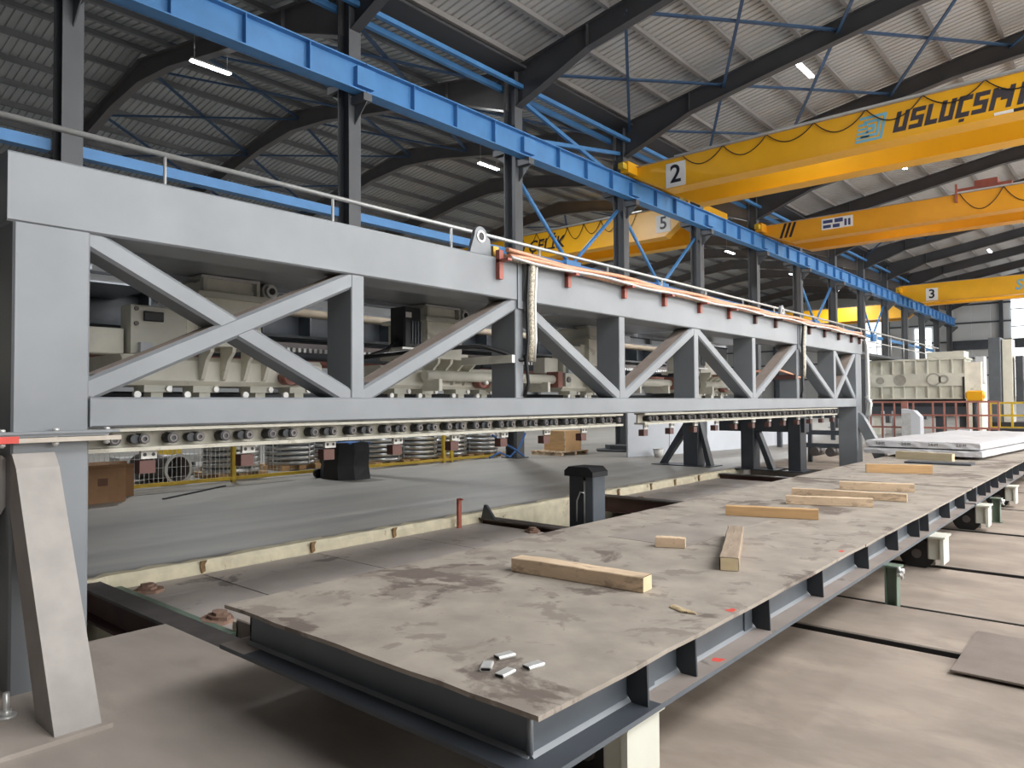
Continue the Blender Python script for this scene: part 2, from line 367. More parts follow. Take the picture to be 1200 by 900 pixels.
for i, (x0, x1, z0, z1) in enumerate(((-22.6, -20.5, 2.0, 10.0), (-9.2, -7.0, 2.0, 12.0), (-17.5, -16.0, 2.0, 9.0), (-4.2, -2.0, 2.0, 12.0))):
    wn = struct('window_%d' % (i+6), 'tall daylit window strip in the far end wall', 'window')
    MB().box(x0, x1, YB1-0.19, YB1-0.17, z0, z1).build('pane', M_pane, wn)
    for k in range(1, 6): MB().box(x0, x1, YB1-0.24, YB1-0.19, z0+k*(z1-z0)/6-0.04, z0+k*(z1-z0)/6+0.04).build('window_frame', M_dark, wn)

# roof
ceil = struct('ceiling', 'ribbed metal roof of two gabled bays on dark rafters', 'roof')
BAY = 6.02
def roof_panel(xa, xb, name):
    """one ribbed sheet field, xa/xb the low and the high end, y from 0 to BAY, rib pitch 0.25"""
    mb = MB(); ys = []; y = 0.0
    while y < BAY - 0.01:
        ys += [(y, 0.0), (y+0.17, 0.0), (y+0.185, 0.05), (y+0.235, 0.05)]; y += BAY/24
    ys.append((BAY, 0.0))
    za, zb = roof_z(xa+(0.001 if xb > xa else -0.001)), roof_z(xb-(0.001 if xb > xa else -0.001))
    vs = [(x, y_, z+h) for (y_, h) in ys for x, z in ((xa, za), (xb, zb))]
    mb.add(vs, [(2*i, 2*i+1, 2*i+3, 2*i+2) for i in range(len(ys)-1)])
    return mb.mesh(name)
def set_mat(me, m): me.materials.append(m); return me
slopes = [(CX, RIDGE_R, M_roof), (2*RIDGE_R-CX, RIDGE_R, M_roof), (CX, RIDGE_L, M_roofL), (LX, RIDGE_L, M_roofL)]
YR0 = CY[0] - 2*BAY
for (xa, xb, m) in slopes:
    me = set_mat(roof_panel(xa, xb, 'roof_panel'), m)
    k = 0
    while YR0 + k*BAY < YB1:
        obj('roof_panel', me, None, ceil, (0, YR0 + k*BAY, 0.0)); k += 1
    npur = 8; mp = M_purlin if m is M_roof else mat('aged_purlin', (0.21, 0.21, 0.215), 0.5, 0.2, 0.1, 1)
    for j in range(npur):
        x = xa + (xb-xa)*(j+0.35)/npur; z = roof_z(x)
        MB().box(x-0.06, x+0.06, YB0, YB1, z-0.25, z-0.225).box(x-0.06, x-0.04, YB0, YB1, z-0.225, z-0.02).build('purlin', mp, ceil)
for yc, ln in ADDED_ROOFLIGHTS:  # glowing sheets of the added roof lights, out of view
    xa_, xb_ = 4.7, 9.1
    z0, z1 = roof_z(xa_), roof_z(xb_)
    MB().add([(xa_, yc-2.8, z0-0.16), (xb_, yc-2.8, z1-0.16), (xb_, yc+2.8, z1-0.16), (xa_, yc+2.8, z0-0.16), (xa_, yc-2.8, z0-0.13), (xb_, yc-2.8, z1-0.13), (xb_, yc+2.8, z1-0.13), (xa_, yc+2.8, z0-0.13)],
             [(0, 3, 2, 1), (4, 5, 6, 7), (0, 1, 5, 4), (1, 2, 6, 5), (2, 3, 7, 6), (3, 0, 4, 7)]).build('added_roof_light', M_pane, ceil)
def rafter_mesh(xa, xb):
    """I-section half rafter, haunched at the low end"""
    sgn = 1 if xb > xa else -1
    zt = lambda x: roof_z(x) - 0.25
    L = abs(xb-xa)
    sec = [(0.18, 1.2), (2.8, 0.66), (L-2.4, 0.58), (L, 0.78)]
    top = [(xa+sgn*s_, zt(xa+sgn*min(s_, L-0.002))) for s_, d in sec]
    bot = [(xa+sgn*s_, zt(xa+sgn*min(s_, L-0.002))-d) for s_, d in sec]
    mb = MB(); poly = top + bot[::-1]
    mb.prism(poly, 1, -0.012, 0.012)
    for line in (top, bot):
        for (p, q) in zip(line[:-1], line[1:]):
            mb.bar((p[0], 0, p[1]), (q[0], 0, q[1]), 0.025, 0.28, (0, 1, 0))
    mb.bar((bot[1][0], 0, bot[1][1]), (top[1][0], 0, top[1][1]), 0.02, 0.26, (0, 1, 0))
    mb.bar((bot[0][0], 0, bot[0][1]), (top[0][0], 0, top[0][1]), 0.03, 0.28, (0, 1, 0))
    me = mb.mesh('rafter'); me.materials.append(M_rafter if max(xa, xb) > CX+1 else mat('aged_rafter_paint', (0.17, 0.16, 0.158), 0.5, 0.1, 0.1, 1)); return me
for (xa, xb, m) in slopes:
    me = rafter_mesh(xa, xb)
    for y in CY: obj('rafter', me, None, ceil, (0, y, 0))
# roof-plane bracing
def zr(x): return roof_z(x) - 0.5
def xbr(x0, x1, y0, y1, m1, m2):
    MB().bar((x0, y0, zr(x0)), (x1, y1, zr(x1)), 0.12, 0.05, (0, 0, 1)).build('wind_brace', m1, ceil)
    MB().bar((x1, y0, zr(x1)-0.08), (x0, y1, zr(x0)-0.08), 0.09, 0.05, (0, 0, 1)).build('wind_brace', m2, ceil)
nod = [-13.8, -10.2, -6.6, -3.0, 0.6, 4.2]
for y0, y1 in ((CY[3], CY[4]), (CY[4], CY[5]), (CY[8], CY[9])):
    for a, b in zip(nod[:-1], nod[1:]): xbr(a, b, y0, y1, M_bluedk, M_bluedk)
nodl = [-14.7, -18.4, -22.1, -25.8, -29.8, -33.8, -37.6]
for y0, y1 in ((CY[2], CY[3]), (CY[3], CY[4]), (CY[6], CY[7])):
    for a, b in zip(nodl[:-1], nodl[1:]): xbr(a, b, y0, y1, M_bluedk, M_bluedk)
# eave struts and thin sag rod
MB().box(CX-0.42, CX-0.3, YB0, YB1, 11.15, 11.3).build('eave_strut', M_blue, ceil)
MB().box(CX+0.32, CX+0.44, YB0, YB1, 11.05, 11.17).build('eave_strut', M_blue, ceil)
MB().box(CX-0.55, CX+0.55, YB0, YB1, 11.62, 11.7).build('valley_gutter', M_rafter, ceil)

# columns
LBL_COL = ['dark grey steel column standing outside the view', 'dark grey steel column at the left end, above the gantry leg',
  'tall dark grey column wrapped in black sheet at its foot', 'dark grey column behind the lifting lug and hanging cable sleeve',
  'dark grey column where the crane marked 2 meets the rail', 'fifth dark grey column counted from the left end of the rail',
  'sixth dark grey column counted from the left end of the rail', 'seventh dark grey column counted from the left end of the rail',
  'eighth dark grey column counted from the left end of the rail', 'ninth dark grey column counted from the left end of the rail',
  'tenth dark grey column counted from the left end of the rail', 'eleventh dark grey column counted from the left end of the rail',
  'twelfth dark grey column counted from the left end of the rail', 'thirteenth dark grey column near the far end wall',
  'last dark grey column at the far end wall']
shaft = MB().box(-0.22, 0.22, -0.16, -0.14, 0.03, 11.6).box(-0.22, 0.22, 0.14, 0.16, 0.03, 11.6).box(-0.012, 0.012, -0.14, 0.14, 0.03, 11.6).mesh('shaft')
shaft2 = MB().box(0.20, 0.225, -0.17, 0.17, 0.03, 11.6).box(-0.225, -0.20, -0.17, 0.17, 0.03, 11.6).box(-0.2, 0.2, -0.012, 0.012, 0.03, 11.6).mesh('shaft')
foot = MB().box(-0.32, 0.32, -0.26, 0.26, 0, 0.03).mesh('base_plate')
brk = MB().box(0.2, 0.72, -0.12, 0.12, 8.72, 8.9).prism([(0.2, 8.25), (0.2, 8.72), (0.7, 8.72)], 1, -0.012, 0.012).mesh('bracket')
brk2 = MB().box(-0.72, -0.2, -0.12, 0.12, 9.22, 9.4).prism([(-0.2, 8.85), (-0.2, 9.22), (-0.7, 9.22)], 1, -0.012, 0.012).mesh('bracket')
for i, y in enumerate(CY):
    t = thing('steel_column', LBL_COL[i], 'column', (CX, y, 0), group='columns along the crane rail')
    obj('shaft', shaft2, M_colm, t); obj('base_plate', foot, M_dark, t); obj('bracket', brk, M_colm, t); obj('bracket', brk2, M_colm, t)
    if 2 <= i <= 13:
        t2 = thing('wall_column', 'dark grey steel column along the grey wall of the far bay', 'column', (LX+0.4, y, 0), group='columns along the far bay wall')
        obj('shaft', shaft2, M_colm, t2)
    t3 = thing('wall_column', 'dark grey steel column along the light window wall', 'column', (RX-0.4, y, 0), group='columns along the window wall')
    obj('shaft', shaft2, M_colm, t3)
# crane runway beams
def runway(x, z0, z1, label, m=M_blue):
    t = thing('crane_runway_beam', label, 'beam', (0, 0, 0))
    for a, b in zip(CY[:-1], CY[1:]):
        MB().ibeam_y(x, a+0.01, b-0.01, z0, z1, 0.32, 0.03, 0.02).build('girder', m, t)
        for k in range(1, 4):
            yk = a + (b-a)*k/4
            MB().box(x+0.01, x+0.15, yk-0.01, yk+0.01, z0+0.03, z1-0.03).build('stiffener', m, t)
        MB().box(x-0.12, x+0.155, a-0.25, a+0.25, z0+0.12, z1-0.12).build('splice_plate', m, t)
    MB().box(x-0.035, x+0.035, CY[0], CY[-1], z1, z1+0.07).build('crane_rail', M_rail, t)
    return t
runway(CX+0.5, 8.93, 9.62, 'bright blue crane runway girder on the near side of the columns')
runway(CX-0.5, 9.42, 10.1, 'blue crane runway girder on the far side of the columns')
runway(LX+0.9, 9.42, 10.1, 'blue crane runway girder along the far bay wall')
tb = thing('tie_beam', 'long blue tie beam running low between the columns', 'beam')
for a, b in zip(CY[:-1], CY[1:]):
    MB().box(CX-0.3, CX-0.08, a+0.24, b-0.24, 6.1, 6.3).build('channel', M_blue, tb)
vb = thing('column_bracing', 'bright blue V-shaped bracing tubes between the columns', 'bracing')
for k, (a, b) in enumerate(((CY[3], CY[4]), (CY[4], CY[5]), (CY[7], CY[8]), (CY[9], CY[10]))):
    mid = (a+b)/2
    for y in (a+0.15, b-0.15):
        MB().cyl((CX-0.05, y, 8.6), (CX-0.1, mid+(0.12 if y > mid else -0.12), 6.3), 0.065, 10).build('brace_tube', M_blue, vb)
    MB().box(CX-0.15, CX+0.05, mid-0.4, mid+0.4, 5.85, 6.35).build('gusset_plate', M_blue, vb)
    if k == 0:
        MB().bar((CX, a+0.1, 11.0), (CX, b-0.1, 9.7), 0.12, 0.1).build('brace_tube', M_blue, vb)
        MB().bar((CX+0.02, a+0.1, 9.7), (CX+0.02, b-0.1, 10.7), 0.12, 0.1).build('brace_tube', M_blue, vb)

# ------------------------------------------------------------------ the long grey gantry frame
GX = -4.82; GB = -5.22                                   # front and back planes
g = thing('gantry_frame', 'long grey steel truss gantry with crossed diagonals and braced legs', 'gantry', (0, 0, 0))
MB().cbox(GB, GX, 1.215, 17.85, 2.70, 3.105, 0.012).build('top_chord', M_gantry, g)
MB().cbox(GB+0.05, GX-0.004, 1.645, 17.4, 1.512, 1.70, 0.012).build('bottom_chord', M_gantry, g)
def leg(y0, y1, label=None):
    return MB().cbox(GB, GX, y0, y1, 0.02, 2.70, 0.012).build('leg', M_gantry, g)
leg(1.245, 1.648); leg(17.38, 17.78)
MB().box(-6.0, -4.02, 0.2, 1.5, 0.0, 0.022).build('base_plate', M_floorA, g)
MB().box(-5.6, -4.02, 17.2, 18.0, 0.0, 0.022).build('base_plate', M_dark, g)
for yc in (1.352, 17.58):
    br = MB(); hw = 0.107                                # leaning box brace towards the table
    br.prism([(GX-0.02, 1.10), (GX-0.02, 1.36), (GX+0.02, 1.38), (GX+0.10, 1.30), (-4.06, 0.02), (-4.34, 0.02)], 1, yc-hw, yc+hw)
    br.build('leg_brace', M_gtop if yc < 5 else M_gantry, g)
MB().prism([(1.26, 1.10), (1.26, 1.34), (1.22, 1.37), (0.35, 0.02), (0.65, 0.02)], 0, GX-0.31, GX-0.09).build('leg_brace', M_gtop, g)
for (x, y) in ((-4.52, 1.16), (-4.42, 0.75)):
    b = MB().cyl((x, y, 0.022), (x, y, 0.15), 0.016, 10).build('anchor_bolt', M_alu, g)
    MB().cyl((x, y, 0.022), (x, y, 0.034), 0.05, 14).build('washer', M_alu, b); MB().cyl((x, y, 0.034), (x, y, 0.058), 0.03, 6).build('nut', M_alu, b)
MB().prism([(1.37, 0.0), (1.40, 0.05), (1.39, 0.12), (1.42, 0.17), (1.44, 0.10), (1.45, 0.02), (1.41, -0.02)], 0, -0.001, 0.001).build('worn_patch', mat('worn_grey', (0.17, 0.175, 0.18), 0.5, 0.2), g, (-4.395, 0, 0.545)).rotation_euler = (0, -math.atan2(0.66, 1.28), 0)
posts = [3.655, 5.70, 7.665, 9.65, 11.72, 13.76, 15.93]
for y in posts:
    MB().cbox(GB+0.05, GX-0.012, y-0.065, y+0.065, 1.70, 2.70, 0.008).build('post', M_gantry, g)
def diag(ya, za, yb, zb, dx=0.0, w_=0.135):
    d = Vector((0, yb-ya, zb-za)).normalized(); xc = GX-0.016-dx-0.12; c = 0.02; hx, hw = 0.12, w_/2
    p = Vector((xc, ya, za)) - d*0.085; q = Vector((xc, yb, zb)) + d*0.085; v = Vector((0, -d.z, d.y))
    prof = [(-hx+c, -hw), (hx-c, -hw), (hx, -hw+c), (hx, hw-c), (hx-c, hw), (-hx+c, hw), (-hx, hw-c), (-hx, -hw+c)]
    vs = [e + Vector((a, 0, 0)) + v*b for e in (p, q) for a, b in prof]
    fs = [tuple(range(7, -1, -1)), tuple(range(8, 16))] + [(k, (k+1) % 8, 8+(k+1) % 8, 8+k) for k in range(8)]
    MB().add(vs, fs).build('diagonal', M_gantry, g)
ZT, ZB = 2.66, 1.74
diag(1.69, ZT+0.0, 3.52, ZB, 0.006); diag(1.68, ZB+0.02, 3.60, ZT)
diag(3.77, ZB, 5.62, ZT); diag(5.80, ZT, 7.58, ZB); diag(7.76, ZB, 9.57, ZT); diag(9.74, ZT, 11.63, ZB)
diag(11.82, ZB, 13.68, ZT); diag(13.86, ZT, 15.84, ZB); diag(16.02, ZT, 17.32, ZB, 0.006); diag(16.02, ZB, 17.32, ZT)
# dust caps: dusty upper faces of the rising diagonals
for (ya, yb) in ((1.72, 3.55), (3.82, 5.56), (7.82, 9.5), (11.88, 13.6), (16.06, 17.26)):
    d = Vector((0, yb-ya, 0.9*(yb-ya)/1.85)).normalized(); nn = Vector((0, -d.z, d.y))
    p0 = Vector((GX-0.142, ya, ZB + (ya-(ya-0.04))*0.5)) ; 
    za = ZB + 0.02 + (ZT-ZB-0.02)*((ya-1.68)/(3.60-1.68)) if ya < 2 else None
    lines = {1.72: (1.68, ZB+0.02, 3.60, ZT), 3.82: (3.77, ZB, 5.62, ZT), 7.82: (7.76, ZB, 9.57, ZT), 11.88: (11.82, ZB, 13.68, ZT), 16.06: (16.02, ZB, 17.32, ZT)}
    l = lines[ya]; f = lambda y: l[1] + (l[3]-l[1])*(y-l[0])/(l[2]-l[0])
    dd = Vector((0, l[2]-l[0], l[3]-l[1])).normalized(); nn = Vector((0, -dd.z, dd.y))*0.0685
    MB().bar(Vector((GX-0.14, ya, f(ya)))+nn, Vector((GX-0.14, yb, f(yb)))+nn, 0.002, 0.195).build('dust_layer', mat('brown_dust', (0.29, 0.235, 0.20), 0.85, 0, 0.12, 6), g)
# weld beads where the leg meets the bottom chord
wb = MB()
for k in range(22): wb.cyl((GX+0.001, 1.648, 1.52+k*0.0085), (GX+0.003, 1.657, 1.524+k*0.0085), 0.006, 6)
wb.build('weld_bead', M_gantry, g, kind='stuff')
# splice flange pairs in the top chord
for y in (5.70, 13.76):
    MB().box(GB-0.02, GX+0.012, y-0.045, y+0.045, 2.62, 3.13).build('splice_flange', M_gantry, g)
    MB().box(GX-0.03, GX+0.02, y+0.02, y+0.03, 2.7, 3.1).build('splice_gap', M_dark, g)
# lifting lugs
def lug(y):
    pts = [(y-0.16, 3.10), (y+0.16, 3.10), (y+0.13, 3.28)] + [(y+0.0+0.09*math.cos(a), 3.30+0.09*math.sin(a)) for a in [k*math.pi/8 for k in range(0, 9)]]
    o = MB().prism(pts, 0, GX-0.1, GX-0.06).build('lifting_lug', M_gantry, g)
    MB().ring((GX-0.058, y, 3.29), (GX-0.052, y, 3.29), 0.06, 0.04, 16).build('eye_ring', M_alu, o)
    MB().cyl((GX-0.059, y, 3.29), (GX-0.0575, y, 3.29), 0.04, 16).build('eye_hole', M_black, o)
lug(5.18); lug(13.15)
MB().box(GX-0.1, GX-0.04, 5.34, 5.42, 3.10, 3.22).build('valve_block', mat('brass', (0.45, 0.27, 0.05), 0.4, 0.6), g)
# red-brown cable brackets on the top chord
hy = [5.36, 6.50, 7.67, 8.67, 9.7, 10.7, 11.7, 12.6, 14.3, 15.2, 16.1, 17.0, 17.6]
for k, y in enumerate(hy):
    top = 3.17; low = 2.88 if k == 0 else 2.93
    MB().box(GX, GX+0.05, y-0.03, y+0.03, low, top).box(GX, GX+0.16, y-0.03, y+0.03, 3.05, 3.075).build('cable_bracket', M_redp if k < 6 else M_rust, g)

# clamp shelf around the near leg with a red sprayed end
cs = thing('clamp_plate', 'pair of clamped flat bars on the leg with red sprayed end', 'clamp bar')
MB().box(GX, GX+0.075, 0.6, 1.795, 1.487, 1.502).build('upper_bar', M_gantry, cs)
MB().box(GX, GX+0.06, 0.6, 1.74, 1.470, 1.487).build('packing', M_gantry, cs)
MB().box(GX, GX+0.085, 1.262, 1.80, 1.440, 1.467).build('lower_bar', mat('bare_flat_bar', (0.45, 0.40, 0.34), 0.6, 0.1, 0.12, 8), cs)
MB().box(GX, GX+0.0855, 0.6, 1.262, 1.440, 1.478).build('sprayed_end', M_redspray, cs)
for y in (1.19, 1.455, 1.73):
    MB().cyl((GX+0.045, y, 1.415), (GX+0.045, y, 1.518), 0.012, 8).cyl((GX+0.045, y, 1.502), (GX+0.045, y, 1.516), 0.02, 6).cyl((GX+0.045, y, 1.422), (GX+0.045, y, 1.44), 0.02, 6).build('bolt', M_alu, cs)

# roller guide hung under the bottom chord
def roller_guide(y0, y1, label, rm):
    t = thing('roller_guide', label, 'roller rail')
    xf = GX-0.03; M_guide = mat('guide_paint', (0.44, 0.42, 0.35), 0.55, 0.0, 0.12, 6, stain=(0.28, 0.25, 0.2), stain_scale=6)
    MB().box(xf-0.16, xf, y0, y1, 1.483, 1.505).build('upper_flange', M_guide, t)
    MB().box(xf-0.16, xf, y0, y1, 1.355, 1.380).build('lower_flange', M_guide, t)
    MB().box(xf-0.13, xf-0.11, y0, y1, 1.380, 1.483).build('web', M_guide, t)
    y = y0+0.16; k = 0
    while y < y1-0.05:
        c = 1.431
        if k % 2 == 0:
            o = MB().cyl((xf-0.11, y, c), (xf-0.012, y, c), 0.037, 14).build('roller', rm, t)
            MB().ring((xf-0.012, y, c), (xf-0.006, y, c), 0.026, 0.016, 12).build('bearing_ring', M_rail, o)
        else:
            o = MB().cyl((xf-0.11, y, c), (xf-0.02, y, c), 0.034, 14).cyl((xf-0.10, y-0.05, c), (xf-0.035, y-0.05, c), 0.03, 12).build('roller', rm, t)
            MB().ring((xf-0.02, y, c), (xf-0.012, y, c), 0.026, 0.014, 12).build('bearing_ring', M_rail, o)
        y += 0.182; k += 1
    return t
roller_guide(1.65, 7.70, 'cream guide rail with a row of black rollers beneath the near truss half', M_motor)
roller_guide(8.22, 16.1, 'cream guide rail with dark rollers beneath the far truss half', M_black)
y = 2.03; k = 0
while y < 16.3:
    if not 7.3 < y < 8.1:
        t = thing('clamp_block', 'small %s hanging clamp with two-hole white plate, number %d under the rollers' % ('reddish' if y < 7.5 else 'dark', k+1), 'clamp', (GX-0.10, y, 1.30), group='clamps hanging under the roller rail')
        t['label'] = '%s hanging two-hole clamp under the roller rails counted from the near leg' % ORD[k] if k < 15 else '%s hanging two-hole clamp counted from the far leg' % ORD[20-k if k <= 20 else 0]
        MB().box(0.0, 0.03, -0.05, 0.05, 0.0, 0.055).build('hole_plate', mat('dull_white', (0.5, 0.49, 0.45), 0.6), t)
        for dy in (-0.027, 0.027): MB().cyl((0.03, dy, 0.028), (0.032, dy, 0.028), 0.012, 10).build('hole', M_black, t)
        MB().box(-0.06, 0.02, -0.055, 0.045, -0.095, -0.012).build('jaw', mat('brown_jaw', (0.10, 0.042, 0.033), 0.6) if y < 7.5 else M_rust, t)
    y += 0.70; k += 1

# hose bundle along the top chord with two drops
hb = thing('hose_bundle', 'braided copper-coloured hose bundle lying along the gantry top', 'hose bundle')
def run(pts, r, m, name): return MB().tube(pts, r, 8).build(name, m, hb)
for i, (dx, dz, r, m) in enumerate(((0.03, 3.125, 0.034, M_hose), (0.085, 3.115, 0.028, M_copper), (0.06, 3.165, 0.026, M_copper), (0.12, 3.095, 0.018, M_galv))):
    pts = []; y = 5.42
    while y < 17.7:
        pts.append((GX+dx+0.012*math.sin(y*2.3+i), y, dz+0.014*math.sin(y*3.1+i*1.7))); y += 0.35
    run(pts, r, m, 'hose')
for i, yd in enumerate((5.80, 13.87)):
    for k, (dy, r, m) in enumerate(((0.0, 0.042, M_hose), (0.075, 0.02, M_galv), (-0.05, 0.018, M_black))):
        run([(GX+0.06, yd+dy, 3.13), (GX+0.075, yd+dy, 3.05), (GX+0.05, yd+dy, 2.7), (GX+0.05, yd+dy+0.01, 2.3), (GX+0.045, yd+dy-0.01, 2.08)] + ([(GX+0.03, yd-0.01, 1.85), (GX+0.01, yd-0.05, 1.72)] if k == 2 else []), r, m, 'drop_hose')
    run([(GX+0.05, yd, 2.10), (GX-0.02, yd-0.1, 2.09), (GX-0.12, yd-0.2, 2.16), (GX-0.3, yd-0.36, 2.24), (GX-0.6, yd-0.75, 2.2), (GX-1.2, yd-1.2, 2.12)], 0.022, M_black if i == 0 else M_copper, 'feed_hose')
for i, yd in enumerate((5.64, 13.70)):
    MB().box(GX-0.75, GX-0.02, yd-0.05, yd+0.03, 2.06, 2.14).build('hose_arm', M_cream if i == 0 else M_rust, hb)
MB().tube([(GX+0.10, 17.72, 3.1), (GX+0.12, 17.8, 2.9), (GX+0.12, 17.85, 1.9), (GX+0.1, 17.85, 1.2)], 0.04, 8).build('drop_hose', M_galv, hb)
MB().tube([(GX+0.12, 17.7, 1.75), (GX+0.2, 17.72, 1.6), (GX+0.17, 17.75, 1.35), (GX+0.1, 17.72, 1.2), (GX+0.14, 17.76, 1.45), (GX+0.18, 17.74, 1.68)], 0.04, 8).build('hose_loop', M_galv, hb)

# ------------------------------------------------------------------ travelling work table (two cars)
TX0, TX1, TZ = -3.83, -1.615, 0.55
def deck_edge(mb, x0, x1, y0, y1, z0, z1, rag_near=True):
    """deck plate with a slightly uneven flame-cut outline"""
    pts = []
    nx = max(2, int((x1-x0)/0.16)); ny = max(2, int((y1-y0)/0.3))
    j = lambda: random.uniform(-0.006, 0.006)
    pts += [(x0+(x1-x0)*i/nx, y0+j()) for i in range(nx)]
    pts += [(x1+j(), y0+(y1-y0)*i/ny) for i in range(ny)]
    pts += [(x1-(x1-x0)*i/nx, y1) for i in range(nx)]
    pts += [(x0+j(), y1-(y1-y0)*i/ny) for i in range(ny)]
    return mb.prism(pts, 2, z0, z1)
def table(name, label, y0, y1, seams, stiff):
    t = thing(name, label, 'work table', (0, 0, 0))
    FO = 0.045 if y0 < 5 else 0.0
    ys = [y0] + seams + [y1]
    for a, b in zip(ys[:-1], ys[1:]):
        deck_edge(MB(), TX0, TX1, a+(0.003 if a > y0 else 0), b-(0.003 if b < y1 else 0), TZ-0.02, TZ).build('deck_plate', M_deck, t)
    zf = 0.352
    MB().box(TX0+0.14, TX1-0.10, y0+0.07, y0+0.085, zf, TZ-0.02).build('end_web', M_tabside, t)
    MB().box(TX0+0.14, TX1-0.10, y1-0.085, y1-0.07, zf, TZ-0.02).build('end_web', M_tabside, t)
    MB().box(TX1-0.115, TX1-0.10, y0+0.07, y1-0.07, zf, TZ-0.02).build('side_web', M_tabside, t)
    MB().box(TX0+0.14, TX0+0.155, y0+0.07, y1-0.07, zf, TZ-0.02).build('side_web', M_tabside, t)
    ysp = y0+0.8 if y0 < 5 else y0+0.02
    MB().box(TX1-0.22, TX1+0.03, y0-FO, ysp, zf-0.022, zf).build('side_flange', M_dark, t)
    MB().box(TX1-0.22, TX1+0.03, ysp, y1+0.0, zf-0.022, zf).build('side_flange', M_tabflange, t)
    MB().box(TX0+0.03, TX0+0.28, y0-FO, y1+0.0, zf-0.022, zf).build('side_flange', M_tabflange, t)
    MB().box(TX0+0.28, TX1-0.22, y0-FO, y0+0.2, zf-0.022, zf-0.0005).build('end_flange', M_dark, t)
    MB().box(TX1+0.03, TX1+0.0312, y0-FO, y1, zf-0.022, zf).build('flange_edge', M_tabside, t)
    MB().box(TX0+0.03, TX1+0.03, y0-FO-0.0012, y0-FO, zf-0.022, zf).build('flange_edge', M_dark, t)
    # weld fillet at the web foot
    MB().prism([(TX1-0.10, zf), (TX1-0.082, zf), (TX1-0.10, zf+0.014)], 1, y0+0.07, y1-0.07).build('weld_fillet', M_gantry, t)
    MB().prism([(y0+0.07, zf), (y0+0.07, zf+0.014), (y0+0.052, zf)], 0, TX0+0.14, TX1-0.10).build('weld_fillet', M_gantry, t)
    MB().cyl((TX1-0.105, y0+0.075, zf), (TX1-0.105, y0+0.075, TZ-0.02), 0.013, 8).build('corner_weld', M_gantry, t)
    for y in stiff:
        MB().prism([(TX1-0.10, zf+0.03), (TX1-0.075, zf), (TX1+0.005, zf), (TX1+0.0, TZ-0.02), (TX1-0.10, TZ-0.02)], 1, y-0.006, y+0.006).build('stiffener', mat('shaded_stiffener', (0.035, 0.04, 0.047), 0.5), t)  # near-black colour paints in the shade on the unlit stiffener faces
    for y in [y0+0.9+1.1*k for k in range(int((y1-y0-1)/1.1))]:
        MB().box(TX0+0.16, TX1-0.09, y-0.05, y+0.05, zf, TZ-0.02).build('cross_beam', M_tabside, t)
    return t
st1 = [2.735, 3.18, 4.08, 4.99, 6.05, 6.95, 7.75, 8.15, 9.2, 10.1]
st2 = [10.9, 11.65, 12.05, 12.8, 13.6, 14.4, 15.2, 16.0, 16.9, 17.8, 18.8, 19.8, 20.8, 21.8, 22.8]
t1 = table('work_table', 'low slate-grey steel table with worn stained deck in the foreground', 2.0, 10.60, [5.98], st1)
t2 = table('work_table', 'far steel table car carrying the white wrapped sheet stack', 10.68, 24.5, [13.4, 16.0], st2)
# darker inset plate of the near deck
MB().box(-3.32, -2.62, 5.02, 6.7, TZ-0.001, TZ+0.002).build('inset_plate', M_deck2, t1)
MB().box(-3.3, -2.5, 14.6, 15.4, TZ-0.001, TZ+0.002).build('inset_plate', M_deck2, t2)
# red sprayed marks
for (x, y, w_) in ((-1.655, 3.66, 0.03), (-1.68, 5.6, 0.02)):
    MB().prism([(x-w_, y-0.02), (x+0.02, y-0.03), (x+0.02, y+0.03), (x-0.01, y+0.045), (x-w_*0.6, y+0.01)], 2, TZ, TZ+0.0004).build('spray_mark', M_redspray, t1)
MB().prism([(TX1-0.04, 3.42), (TX1+0.0, 3.43), (TX1+0.01, 3.49), (TX1-0.05, 3.47)], 2, 0.352, 0.3524).build('spray_mark', M_redspray, t1)

# wheel bogies (parts of their table)
def bogie(t, y, xw, side=1):
    MB().cbox(xw+0.10*side, xw+0.235*side, y-0.10, y+0.10, 0.10, 0.33, 0.012).build('bogie_box', M_creamlt, t) if side > 0 else MB().cbox(xw-0.235, xw-0.10, y-0.10, y+0.10, 0.10, 0.33, 0.012).build('bogie_box', M_creamlt, t)
    pl = [(xw-0.20, 0.33), (xw+0.24*side, 0.352), (xw+0.24*side, 0.16), (xw+0.14*side, 0.05), (xw+0.05*side, 0.05), (xw-0.12*side, 0.24), (xw-0.20*side, 0.24)]
    pl = [(xw-0.20, 0.33), (xw+0.14, 0.33), (xw+0.14, 0.02), (xw+0.06, 0.0), (xw-0.06, 0.06), (xw-0.2, 0.2)]
    MB().prism(pl, 1, y+0.055, y+0.075).build('side_plate', M_creamlt, t)
    MB().box(xw+0.215, xw+0.245, y-0.13, y+0.13, 0.06, 0.312).build('cover_plate', M_creamlt, t)
    MB().box(xw-0.2, xw+0.262, y-0.15, y+0.15, 0.312, 0.3295).build('top_plate', M_creamlt, t)
    wh = MB().ring((xw, y-0.075, 0.135), (xw, y+0.04, 0.135), 0.155, 0.05, 28).cyl((xw, y-0.05, 0.135), (xw, y+0.03, 0.135), 0.12, 24).build('wheel', M_black, t)
    MB().cyl((xw, y-0.082, 0.135), (xw, y-0.05, 0.135), 0.045, 18).build('hub', M_rail, wh)
    for k in range(6):
        a = k*math.pi/3+0.4; c = (xw+0.1*math.cos(a), 0.135+0.1*math.sin(a))
        MB().cyl((c[0], y-0.062, c[1]), (c[0], y-0.048, c[1]), 0.014, 8).build('wheel_bolt', M_alu, wh)
for (t, ys) in ((t1, (2.70, 8.15)), (t2, (10.86, 13.5, 18.3))):
    for y in ys:
        bogie(t, y, -1.86 if y < 3 else -1.71); bogie(t, y, -3.6)
